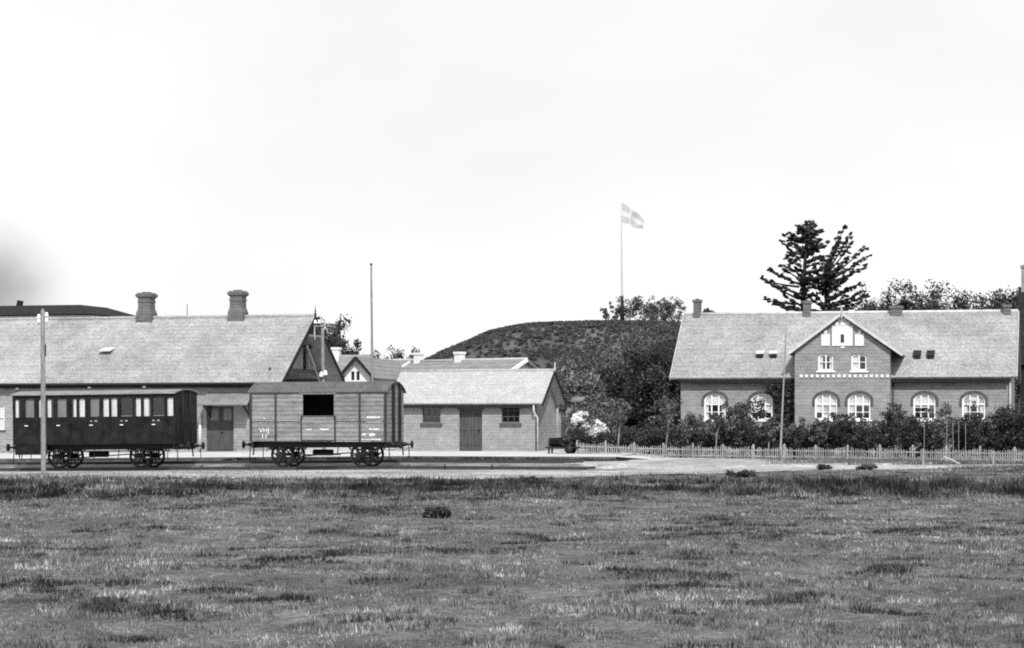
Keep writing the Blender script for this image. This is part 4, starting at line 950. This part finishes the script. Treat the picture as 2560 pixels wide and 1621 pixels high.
# ------------------------------------------------------------------ picket fence
def fence():
    A = Vector((at(1442, 1132, 116.0).x, 116.0)); B = Vector((24.5, 102.6)); L = (B - A).length; d = (B - A) / L; ang = math.atan2(d.y, d.x)
    r = empty('picket_fence', (A.x, A.y, 0), ang, 'low weathered picket fence with scalloped top along the house garden', 'fence')
    n = round(L / 1.62); s = L / n
    gz = lambda u: Hf(A.x + d.x * u, A.y + d.y * u)
    for i in range(n + 1):
        u = i * s; z = gz(u); hgt = random.uniform(.68, .73); mb = MB(); mb.box(u - .04, u + .04, .0, .08, z - .2, z + hgt)
        mb.add([(u - .04, 0, z + hgt), (u + .04, 0, z + hgt), (u + .04, .08, z + hgt), (u - .04, .08, z + hgt), (u, .04, z + hgt + .05)], [(0, 1, 4), (1, 2, 4), (2, 3, 4), (3, 0, 4)]); mb.build('post', M['fence_wood'], r)
        if i == n: break
        mb = MB(); k = 15
        for j in range(1, k):
            t = j / k; pu = u + s * t + random.gauss(0, .008); h = .67 - .12 * math.sin(math.pi * t) + random.gauss(0, .012); zb = gz(pu); w_ = .019; lean = random.gauss(0, .012)
            if random.random() < .035: continue
            if random.random() < .06: lean *= 4; h -= .06
            mb.add([(pu - w_, -.03, zb + .04), (pu + w_, -.03, zb + .04), (pu + w_ + lean, -.03, zb + h - .04), (pu + lean, -.03, zb + h), (pu - w_ + lean, -.03, zb + h - .04)] + [(pu - w_, -.008, zb + .04), (pu + w_, -.008, zb + .04), (pu + w_ + lean, -.008, zb + h - .04), (pu + lean, -.008, zb + h), (pu - w_ + lean, -.008, zb + h - .04)],
                   [(0, 1, 2, 3, 4), (9, 8, 7, 6, 5), (0, 5, 6, 1), (1, 6, 7, 2), (2, 7, 8, 3), (3, 8, 9, 4), (4, 9, 5, 0)])
        mb.build('picket_panel', M['fence_wood'], r)
        for zo in (.16, .44): MB().bar((u + .051, .02, gz(u) + zo), (u + s - .051, .02, gz(u + s) + zo), .05, .055).build('fence_rail', M['fence_wood'], r)
    return A, d, L
FA, FD, FL = fence()

# ------------------------------------------------------------------ trees and shrubs
GB = 'trees and bushes at the foot of the mound'
for px, Y, h, wd, lab, m in (
    (1452, 134, 4.3, 3.6, 'rounded mid grey bush growing right behind the outhouse', 'leaf_pale'),
    (1498, 131, 3.0, 3.0, 'low spreading bush behind the left end of the picket fence', 'leaf_pale'),
    (1530, 140, 5.8, 4.4, 'broad grey tree standing midway between the shed and the brick dwelling', 'leaf'),
    (1592, 136, 5.2, 4.2, 'dense dark tree left of the one nearest the dwelling', 'leaf_dark'),
    (1655, 133, 6.0, 4.0, 'black leafy tree close against the left gable of the brick dwelling', 'leaf_dark'),
    (1500, 147, 6.2, 5, 'tall grey tree part way up the foot of the mound', 'leaf'),
    (1610, 150, 7.2, 5.5, 'large tree rising up the mound above the dense dark tree', 'leaf'),
    (1690, 142, 6.6, 4.5, 'dark tree half hidden behind the left gable of the brick dwelling', 'leaf_dark')):
    broadleaf(px, Y, .4, h, wd, lab, group=GB, m=m, trunk_h=.12, nclump=110, per=90, leaf=.052, low=-.05)
GF = 'young trees along the picket fence'
for px, h, lab in ((1547, 2.6, 'slim young tree with thin pale stem, leftmost along the picket fence'), (1661, 2.9, 'crooked pale stemmed sapling before the dark trees'), (1790, 2.2, 'thin staked sapling in front of the leftmost arched window'), (1919, 2.0, 'small sapling below the second arched window from the left'), (2046, 1.9, 'young sapling under the left arched window of the bay')):
    Y = 116 - (px - 1442) / 1118 * 13 + 1.2
    broadleaf(px, Y, .28, h, 1.0 if px != 1661 else 1.7, lab, cat='young tree', name='sapling', group=GF, m='leaf', trunk_h=.55, nclump=18, per=34, leaf=.036, bark='bark_pale')
GS = 'garden shrubs between fence and house'
sh = [(1500, 1085, 2.0, 'dark'), (1560, 1075, 2.4, 'dark'), (1615, 1060, 2.4, 'dark'), (1665, 1065, 2.2, 'dark'), (1715, 1035, 2.2, 'leaf'), (1760, 1048, 1.8, 'leaf'), (1800, 1060, 1.9, 'dark'), (1850, 1000, 2.1, 'dark'), (1893, 1055, 1.8, 'leaf'), (1925, 1050, 1.8, 'dark'), (1990, 1052, 2.0, 'leaf'), (2030, 1060, 1.7, 'dark'), (2070, 1062, 1.7, 'leaf'), (2108, 1018, 1.9, 'dark'), (2150, 1062, 1.8, 'dark'), (2190, 1048, 1.8, 'leaf'), (2245, 1012, 2.1, 'dark'), (2290, 1048, 1.8, 'dark'), (2330, 1052, 1.7, 'leaf'), (2375, 1010, 2.0, 'leaf'), (2425, 1030, 1.9, 'dark'), (2465, 1035, 1.8, 'dark'), (2505, 1020, 2.0, 'dark'), (2545, 1015, 2.2, 'dark')]
SL = ['low dark bush just right of the loaded hand trolley', 'dark bush behind the leftmost slim sapling', 'dark garden bush below the dense trees, left of the crooked sapling', 'dark bush behind the crooked pale stemmed sapling', 'light leaved bush covering the left corner of the brick dwelling', 'pale bush left of the first arched window', 'low dark bush right under the first arched window', 'tall dark spiky bush between the first two arched windows', 'low bush under the left side of the second arched window', 'dark bush between the second arched window and the leaning pale pole', 'light bush at the left corner of the gabled bay', 'low dark bush left of the sapling under the bay', 'low light bush under the left arched window of the bay', 'dark pointed bush between the two lower windows of the bay', 'dark low bush under the right arched window of the bay', 'light leaved bush at the right corner of the gabled bay', 'dark pointed bush just right of the gabled bay', 'dark bush under the fifth arched window', 'grey bush between the fifth and sixth arched windows, beside the stakes', 'tall loose twiggy bush left of the rightmost arched window', 'dark bush in front of the rightmost arched window', 'dark bush below the right side of the rightmost arched window', 'dark bush at the right corner of the brick dwelling', 'dark bush at the right end of the picket fence']
for (px, py, wd, k), lab in zip(sh, SL):
    Y = 116 - (px - 1442) / 1118 * 13 + 2.4 + (px % 7) * .25; z0 = Hf((px - 1280) / FPX * Y, Y) - .02; h = CH - (py - HY) / FPX * Y - z0
    broadleaf(px, Y, z0, h, wd * .95, lab, cat='bush', name='garden_shrub', group=GS, m='leaf_dark' if k == 'dark' else 'leaf', trunk_h=.1, nclump=46, per=52, leaf=.036, stems=4, low=-.1, fill=.95)
# added pale shrub behind the fence; white clumps stand in for a flare
r = broadleaf(1470, 120, .4, 2.5, 2.6, 'added pale bush with white clumps in place of a bright flare beside the loaded hand trolley', cat='bush', name='flare_shrub', m='leaf_pale', trunk_h=.1, nclump=46, per=60, leaf=.04, stems=4, low=-.1)
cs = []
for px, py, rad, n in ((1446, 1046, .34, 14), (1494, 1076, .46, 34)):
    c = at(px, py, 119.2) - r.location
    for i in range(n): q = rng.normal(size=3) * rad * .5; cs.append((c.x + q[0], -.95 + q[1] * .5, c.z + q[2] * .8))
P, S = clumps(cs, .20, 90); leaf_obj('flare_clump', P, .04, M['flare_clump'], r, np.clip(S, .8, 1.3))
# climber on the house wall left of the bay
def climber():
    u0 = HF.u(1944); r = HF.root('climbing_plant', label='dark climber spreading up the wall left of the gabled bay', cat='climber'); mb = MB(); cs = []
    for i in range(9):
        p = Vector((HF.u(1963) + random.gauss(0, .16), -.12, 0)); pts = [p.copy()]
        for k in range(9): p = p + Vector((random.gauss(0, .08), random.gauss(0, .015), .36)); p.z = min(p.z, 3.45); pts.append(p.copy()); cs.append(tuple(p))
        mb.tube(pts, [.03 * (1 - k / 12) for k in range(len(pts))], 5, caps=False)
    for i in range(5):
        a = Vector((HF.u(1952), -.2, 2.7)); b = a + Vector((-random.uniform(.3, .9), -.15, random.uniform(.45, .75))); mb.tube([a, (a + b) / 2 + Vector((0, 0, .08)), b], [.03, .02, .012], 5, caps=False); cs += [tuple(b), tuple((a + b) / 2)]
    mb.build('stem', M['bark'], r); P, S = clumps(cs, .17, 34); P[:, 1] = np.minimum(P[:, 1], -.03); leaf_obj('foliage', P, .055, M['leaf_dark'], r, S)
climber()
# trees behind
GT = 'trees behind the houses'
for px, Y, py, wd, tr, lab, m, spf in (
    (800, 165, 800, 3.6, .2, 'dark tree rising behind the station gable', 'leaf_dark', 0), (835, 168, 822, 3.2, .2, 'dark tree behind the white chimney of the whitewashed house', 'leaf_dark', 0), (868, 170, 858, 2.4, .2, 'lower dark tree just right of the white chimney', 'leaf_dark', 0),
    (985, 190, 860, 3.0, .3, 'thin leafed tree above the small distant house', 'leaf', .45), (1020, 192, 880, 2.2, .3, 'small wispy tree left of the cottage chimneys', 'leaf', .5)):
    h = CH - (py - HY) / FPX * Y - .5; broadleaf(px, Y, .5, h, wd, lab, group=GT, m=m, trunk_h=tr, nclump=90, per=50, leaf=.06, sparse=spf)
GM = 'wispy trees on the crest of the mound'
for px, py, wd, lab, spf in ((1530, 752, 1.6, 'wispy sapling on the mound just left of the flagpole', .75), (1600, 728, 3.4, 'sparse open tree on the mound right of the flagpole', .45), (1645, 752, 2.6, 'denser small tree on the mound left of the leftmost house chimney', .3), (1680, 738, 2.2, 'thin twiggy tree on the mound above the corner of the long roof', .7), (1768, 768, 1.2, 'small tree tuft right of the leftmost chimney of the long roof', .0)):
    Y = 181; z0 = float(hillz((px - 1280) / FPX * Y, Y)); h = CH - (py - HY) / FPX * Y - z0
    broadleaf(px, Y, z0 - .1, h, wd, lab, group=GM, m='leaf', trunk_h=.15, nclump=80, per=22, leaf=.045, sparse=spf * .9, stems=1, fill=.7, low=-.15)
GR = 'broadleaf trees behind the long brick dwelling'
for px, py, wd, lab in ((2160, 730, 3.4, 'bushy tree just right of the tall conifers'), (2215, 752, 2.6, 'lower tree right of the bushy one beside the conifers'), (2272, 724, 2.6, 'tree with a small peaked top right of the bay finial'), (2325, 740, 3.0, 'round topped tree above the middle of the right roof half'), (2382, 716, 3.6, 'tallest broadleaf tree above the right half of the long roof'), (2428, 742, 2.4, 'low tree right of the tallest broadleaf tree'), (2480, 742, 2.8, 'low tree left of the rightmost roof chimney'), (2512, 755, 2.0, 'small tree behind the rightmost roof chimney'), (2548, 716, 2.8, 'open crowned tree at the right edge by the dark house')):
    Y = 150; z0 = float(max(.5, hillz((px - 1280) / FPX * Y, Y))); h = CH - (py - HY) / FPX * Y - z0
    broadleaf(px, Y, z0, h, wd * 1.55, lab, group=GR, m='leaf_dark', trunk_h=.35, nclump=130, per=60, leaf=.05, fill=.85, low=.1)

# tall conifers: trunks with up-swept limbs drawn limb by limb from the photograph
def conifer(px0, py_top, Y, limbs, label, r0, crownw, lean=0):
    z0 = .5; a = at(px0, 1120, Y); t = at(px0 + lean, py_top, Y); r = empty('conifer', (a.x, Y, z0), 0, label, 'conifer', 'tall conifers behind the long brick dwelling')
    top = Vector((t.x - a.x, 0, t.z - z0)); mb = MB(); k = 10; bend = lambda q: Vector((top.x * q + .06 * math.sin(q * 7), 0, top.z * q))
    mb.tube([bend(i / k) for i in range(k + 1)], [r0 * (1 - i / k) ** .8 + .03 for i in range(k + 1)], 9)
    cs = []; dirs = []; rad = []
    def limb(s, e, fr):
        s = Vector(s); e = Vector(e); L = (e - s).length; n = max(4, int(L / .28)); mid = (s + e) / 2 - Vector((0, 0, L * .07)); pts = []
        for i in range(n + 1): q = i / n; pts.append(s * (1 - q) ** 2 + mid * 2 * q * (1 - q) + e * q * q)
        mb.tube(pts, [.07 * (1 - i / n) * min(1, L / 2) + .015 for i in range(n + 1)], 5, caps=False)
        for i in range(1, n + 1):
            q = i / n
            if q < fr: continue
            if random.random() < .8:
                side = random.choice((-1, 1)); tw = Vector((random.gauss(.1, .1) * (1 if e.x > s.x else -1), side * random.uniform(.15, .4), random.uniform(-.12, .16)))
                for k2 in (.5, 1): pp = pts[i] + tw * k2; cs.append(tuple(pp)); dirs.append(tuple(tw.normalized())); rad.append(.075)
            for _ in range(2): p = pts[i] + Vector((random.gauss(0, .08), random.gauss(0, .14), random.gauss(.02, .05))); cs.append(tuple(p)); d = (pts[i] - pts[i - 1]).normalized(); dirs.append((d.x, d.y, d.z)); rad.append(.07 + .075 * math.sin(math.pi * min(1, (q - fr) / (1 - fr) * .85 + .1)))
    for (sx, sy, ex_, ey, dy, fr) in limbs:
        s = at(sx, sy, Y); e = at(ex_, ey, Y + dy); limb((s.x - a.x, 0, s.z - z0), (e.x - a.x, dy, e.z - z0), fr)
    # limbs to the front and back, shorter
    for i in range(34):
        q = random.uniform(.42, .97); s = bend(q); ln = crownw * (1.15 - q) * random.uniform(.5, 1.1); an = random.choice((-1, 1)) * random.uniform(.6, 2.5); limb(s, s + Vector((math.cos(an) * ln * .55, math.sin(an) * ln, ln * .35)), .3)
    for i in range(44): q = random.uniform(.86, 1.0); s = bend(q) + Vector((random.gauss(0, .26 * (1.35 - q) / .4), random.gauss(0, .25), random.gauss(0, .1))); cs.append(tuple(s)); dirs.append((random.gauss(0, .4), 0, 1)); rad.append(.19)
    mb.build('trunk', M['bark_dark'], r)
    cs = np.array(cs); per = 30; dr = np.repeat(np.array(dirs), per, 0); P, S = clumps(cs, np.array(rad), per, .45)
    leaf_obj('crown', P, .036, M['leaf_dark'], r, S * .9, elong=3.0, dirs=dr, spread=.7)
c8 = lambda x, y: (1840 + x * .299, 520 + y * .299)
def lims(rows, trunk, Yr=2.5):
    out = []
    for i, (x0, y0, x1, y1, fr) in enumerate(rows): a = c8(x0, y0); b = c8(x1, y1); out.append((a[0], a[1], b[0], b[1], random.uniform(-.8, .8), fr))
    return out
LA = [(540, 640, 270, 515, .15), (530, 660, 215, 595, .75), (530, 720, 330, 640, .3), (520, 760, 300, 635, .5), (520, 800, 245, 770, .1), (520, 840, 330, 800, .1), (540, 600, 385, 490, .5), (545, 560, 440, 500, .4), (545, 500, 430, 420, .2), (545, 450, 440, 345, .2), (550, 420, 430, 375, .3), (555, 380, 415, 232, .2), (560, 350, 395, 295, .55), (565, 300, 450, 220, .1), (570, 330, 690, 265, .1), (575, 260, 705, 190, .3), (575, 300, 660, 230, .1), (570, 400, 775, 295, .2), (570, 450, 800, 390, .2), (565, 500, 720, 440, .2), (570, 560, 790, 480, .1), (570, 600, 760, 560, .1), (565, 650, 700, 600, .2), (560, 700, 640, 660, .2), (570, 360, 700, 310, .2), (590, 260, 520, 170, .0), (590, 220, 650, 150, .0), (540, 820, 400, 720, .3), (530, 860, 380, 830, .1), (560, 480, 680, 410, .1), (575, 230, 530, 160, 0), (575, 250, 640, 200, 0), (570, 290, 480, 260, 0), (570, 270, 680, 285, 0), (580, 200, 545, 175, 0), (600, 190, 630, 130, 0)]
LB = [(740, 600, 895, 170, .45), (745, 560, 950, 218, .6), (750, 560, 965, 300, .6), (750, 600, 1075, 335, .66), (750, 600, 930, 425, .35), (750, 620, 1070, 420, .5), (755, 650, 1090, 485, .55), (750, 640, 950, 560, .2), (745, 700, 960, 570, .15), (745, 720, 900, 600, .1), (740, 760, 1030, 640, .45), (740, 780, 920, 680, .15), (740, 800, 900, 700, .1), (740, 840, 1060, 700, .3), (735, 860, 880, 770, .1), (740, 560, 870, 500, .1), (740, 540, 850, 260, .35), (740, 520, 780, 440, .1), (735, 650, 620, 560, .1), (735, 700, 640, 620, .2), (735, 800, 650, 720, .3), (735, 830, 640, 780, .1), (745, 600, 900, 530, .1), (740, 860, 1010, 800, .2), (740, 870, 960, 850, .1), (735, 620, 660, 500, .2), (745, 840, 1100, 730, .4), (735, 870, 620, 850, .1)]
conifer(1999, 556, 150, lims(LA, 560), 'tallest conifer with dense top and up-swept limbs behind the long roof', .30, 2.6, lean=18)
conifer(2060, 668, 151.5, lims(LB, 740), 'windswept second conifer with long limbs reaching right, beside the tallest one', .20, 2.0, lean=8)

# ------------------------------------------------------------------ hand trolley with brushwood, stakes, stones
def trolley():
    Y = 116.4; a = at(1424, 1128, Y); z0 = Hf(a.x, Y); z0 = max(z0, pz(a.x, Y)); r = empty('hand_trolley', (a.x, Y, z0), R(-14), 'low dark hand trolley at the corner between shed and picket fence', 'trolley')
    MB().box(-1.1, 1.1, -.4, .4, .26, .33).build('deck', M['tar_dark'], r)
    for x in (-.95, .95):
        for y in (-.34, .34): MB().box(x - .035, x + .035, y - .035, y + .035, .0, .258).build('leg', M['tar_dark'], r)
    for y in (-.43, .43):
        mb = MB(); mb.tube([(.05, y - .03, .2), (.05, y + .03, .2)], .2, 16); mb.build('wheel', M['iron'], r)
    MB().bar((1.1, -.25, .3), (1.6, -.25, .4), .05).bar((1.1, .25, .3), (1.6, .25, .4), .05).build('handle', M['tar_dark'], r)
    for dx, w_, lab in ((-.56, .62, 'left bundle of dark brushwood on the hand trolley'), (.56, .62, 'right bundle of dark brushwood on the hand trolley')):
        q = empty('brushwood_bundle', (a.x + dx * .97, Y - dx * -.25 * -1, z0 + .335), R(-14), lab, 'brushwood', 'brushwood on the trolley'); q.scale = (1.25, 1, 1); mb = MB()
        for i in range(60):
            y0, zz = random.uniform(-.28, .28), random.uniform(.02, .42); x0 = -w_ * random.uniform(.6, .9) * .75; mb.tube([(x0, y0, zz), (0, y0 * .8 + random.gauss(0, .03), zz + random.gauss(.02, .04)), (-x0 * random.uniform(.7, 1), y0 + random.gauss(0, .08), max(.02, zz + random.gauss(.03, .08)))], [.012, .014, .008], 4, caps=False)
        mb.build('twigs', M['tar_dark'], q); P, S = clumps([(random.uniform(-.4, .4), random.uniform(-.25, .25), random.uniform(.12, .36)) for i in range(16)], .14, 22); leaf_obj('leaves', P, .04, M['leaf_dark'], q, S)
trolley()
def stake(px, Y, py0, py1, w_, label, px1=None, m='pole_wood', name='stake'):
    a = at(px, py0, Y); b = at(px1 or px, py1, Y); z0 = Hf(a.x, Y); o = empty(name, (a.x, Y, z0), 0, label, 'stake', 'stakes by the fence')
    MB().bar((0, 0, -.1), (b.x - a.x, 0, b.z - z0), w_).build('shaft', M[m], o)
for px, y1, lab in ((2310, 1062, 'pale thin stake left of the group of three behind the fence'), (2365, 1050, 'pale thin stake, left one of the three close together'), (2384, 1058, 'pale thin stake, middle one of the three close together'), (2397, 1052, 'pale thin stake, middle right, beside the rightmost thick stake'), (2414, 1058, 'thicker pale stake at the right of the stakes behind the fence')):
    stake(px, 116 - (px - 1442) / 1118 * 13 + .7, 1150, y1, .02, lab, px1=px + random.uniform(-3, 3))
stake(2308, 103.4, 1160, 1122, .08, 'stout pale post standing on the grass in front of the picket fence')
stake(2483, 102.8, 1160, 1140, .07, 'short pale peg on the grass near the right end of the fence')
def plank():
    a = at(2360, 1141, 103.0); b = at(2400, 1160, 102.6); r = empty('leaning_plank', (b.x, b.y, b.z), 0, 'pale plank leaning against the picket fence at the right', 'plank')
    MB().bar((a.x - b.x, a.y - b.y + .0, a.z - b.z), (0, 0, 0), .09, .03).build('board', M['pole_pale'], r)
plank()
for px, lab in ((1112, 'little dark stake by the rail in front of the shed'), (1230, 'second little dark stake by the rail, below the shed door')):
    Y = Yv(px, 99.3); a = at(px, 1168, Y); z0 = Hf(a.x, Y); o = empty('marker_stake', (a.x, Y, z0), 0, lab, 'stake', 'marker stakes by the rail'); MB().box(-.035, .035, -.035, .035, -.1, .26).build('shaft', M['iron'], o)

# ------------------------------------------------------------------ grass and weeds
def blades(name, X, Y, h, wd, m, label, shade, cat='grass'):
    n = len(X); Z = H(X, Y); az = rng.uniform(0, 2 * np.pi, n); ln = rng.normal(0, .35, (n, 2)) * h[:, None]
    c, s = np.cos(az) * wd / 2, np.sin(az) * wd / 2
    V = np.stack([np.stack([X - c, Y - s, Z - .02], 1), np.stack([X + c, Y + s, Z - .02], 1), np.stack([X + ln[:, 0], Y + ln[:, 1], Z + h], 1)], 1).reshape(-1, 3)
    return tag(fast_mesh(name, V, 3, m, None, shade), label, cat, kind='stuff')
N = 620000; q = rng.random(N); y0, y1 = 17., 102.; Yg = y0 * (y1 / y0) ** (q ** .85); Xg = rng.uniform(-1, 1, N) * (Yg * .235 + 1.2)
pxg = Xg / Yg * FPX + 1280
edge = np.interp(pxg, [-900, 0, 500, 1280, 1560, 1960, 2560, 3600], [78, 79, 80, 80, 87, 95, 100.0, 102]) + (fbm(pxg * .02, pxg * 0 + 3, 4) - .5) * 3
k = Yg < edge + rng.normal(0, 1.6, N) + (fbm(Xg * .9, Yg * .3, 77) - .5) * 5; Xg, Yg = Xg[k], Yg[k]
pt = fbm(Xg * .28, Yg * .28, 41); pf = fbm(Xg * 1.6, Yg * 1.6, 43); pt2 = fbm(Xg * .07, Yg * .07, 47)
tus = fbm(Xg * 3.2, Yg * 1.6, 61, 3); tt = fbm(Xg * 5, Yg * 2.2, 67, 2); stk = fbm(Xg * 1.15, Yg * .9, 51, 5); stk2 = fbm(Xg * 1.6 + 40, Yg * 1.2, 57); fld = fbm(Xg * .16, Yg * .16, 59)
keep = rng.random(len(Xg)) < .35 + .8 * pf
Xg, Yg, pt, pf, pt2, stk, stk2, fld, tus, tt = [a[keep] for a in (Xg, Yg, pt, pf, pt2, stk, stk2, fld, tus, tt)]
band = sstep(60, 64, Yg) * (1 - sstep(76, 81, Yg))
dark = sstep(.54, .62, stk * .62 + fld * .16 + tt * .22); dry = sstep(.5, .72, stk2)
hh = (.012 + .13 * np.clip(tus - .42, 0, 1) + .04 * np.clip(pt - .5, 0, 1) + .015 * dark) * rng.uniform(.4, 1.6, len(Xg)) * (1 + 3.4 * band * (.3 + pt2))
dk = (1 - .86 * dark) * (1 + .8 * dry) * (1 - .7 * band * sstep(.35, .55, pt))
tone = rng.uniform(.2, 1.9, len(Xg)) * (.45 + .5 * pf + .55 * sstep(.3, .7, tt)) * (.7 + .6 * pt2)
blades('grass', Xg, Yg, hh, .009 + .0004 * Yg, M['grass'], 'rough uneven meadow grass with darker tufts across the foreground', dk * tone)
n = 60000; px = rng.uniform(-300, 2700, n); yy = rng.uniform(78, 98, n); X = (px - 1280) / FPX * yy; g = fbm(X * .5, yy * .5, 71); k = (rng.random(n) < np.clip(.62 - px / 2400, .06, .6)) & (g > .42) & (vco(X, yy) < 97)
X, yy = X[k], yy[k]; blades('grass', X, yy, rng.uniform(.02, .08, len(X)), .05 * np.ones(len(X)), M['grass'], 'thin low grass growing through the pale gravel along the track', rng.uniform(.4, 1.3, len(X)))
# strip of taller rough grass between the path and the fence at the right, and scattered weeds by the track
n = 30000; px = rng.uniform(1850, 2900, n); yy = rng.uniform(98, 109, n); X = (px - 1280) / FPX * yy
fy = FA.y + (X - FA.x) * FD.y / FD.x; k = ((yy < nearY(1960) + (px - 1960) / 600 * 5) | ((yy > 103.4) & (yy < fy - .1))) & (px > 1900 + rng.random(n) ** 2 * 260)
X, yy = X[k], yy[k]; blades('grass', X, yy, rng.uniform(.05, .2, len(X)), .05 * np.ones(len(X)), M['grass'], 'taller rough grass between the narrow path and the picket fence', rng.uniform(.5, 1.3, len(X)))
cs = []
for px in np.arange(560, 1570, 1.6):
    Y = Yv(px, 107.8 + rng.normal(0, .12)); X = (px - 1280) / FPX * Y; t = vnoise(px * .03, 0, 3); cs.append((X, Y, Hf(X, Y) + .03 + .12 * t * (1 - max(0, px - 1400) / 200)))
P, S = clumps(cs, .13, 14, .7); tag(leaf_obj('weeds', P, .035, M['leaf_dark'], None, S), 'ragged dark weeds along the platform edge', 'weeds', kind='stuff')
# ragged darker tussocks behind the wire line
GTU = 'dark tussocks in the meadow'
for px, py, w_, lab in ((1090, 1298, .5, 'round black tussock alone in the middle of the meadow'), (1325, 1212, .55, 'small dark tussock at the edge of the pale gravel, below the shed'), (1850, 1192, .9, 'dark weedy tussock at the gravel edge left of the leaning pole'), (2060, 1172, .8, 'dark tuft beside the narrow path below the bay'), (2160, 1172, .7, 'dark tuft beside the narrow path right of the bay')):
    Y = FPX * CH / (py + 6 - HY); X = (px - 1280) / FPX * Y; z = Hf(X, Y); r = empty('tussock', (X, Y, z), 0, lab, 'tussock', GTU)
    P, S = clumps([(random.gauss(0, w_ * .22), random.gauss(0, w_ * .2), random.uniform(.03, .16)) for i in range(18)], w_ * .2, 40, .8); P[:, 2] = np.abs(P[:, 2]); leaf_obj('leaves', P, .022, M['leaf_dark'], r, S, elong=2.5, up=0)
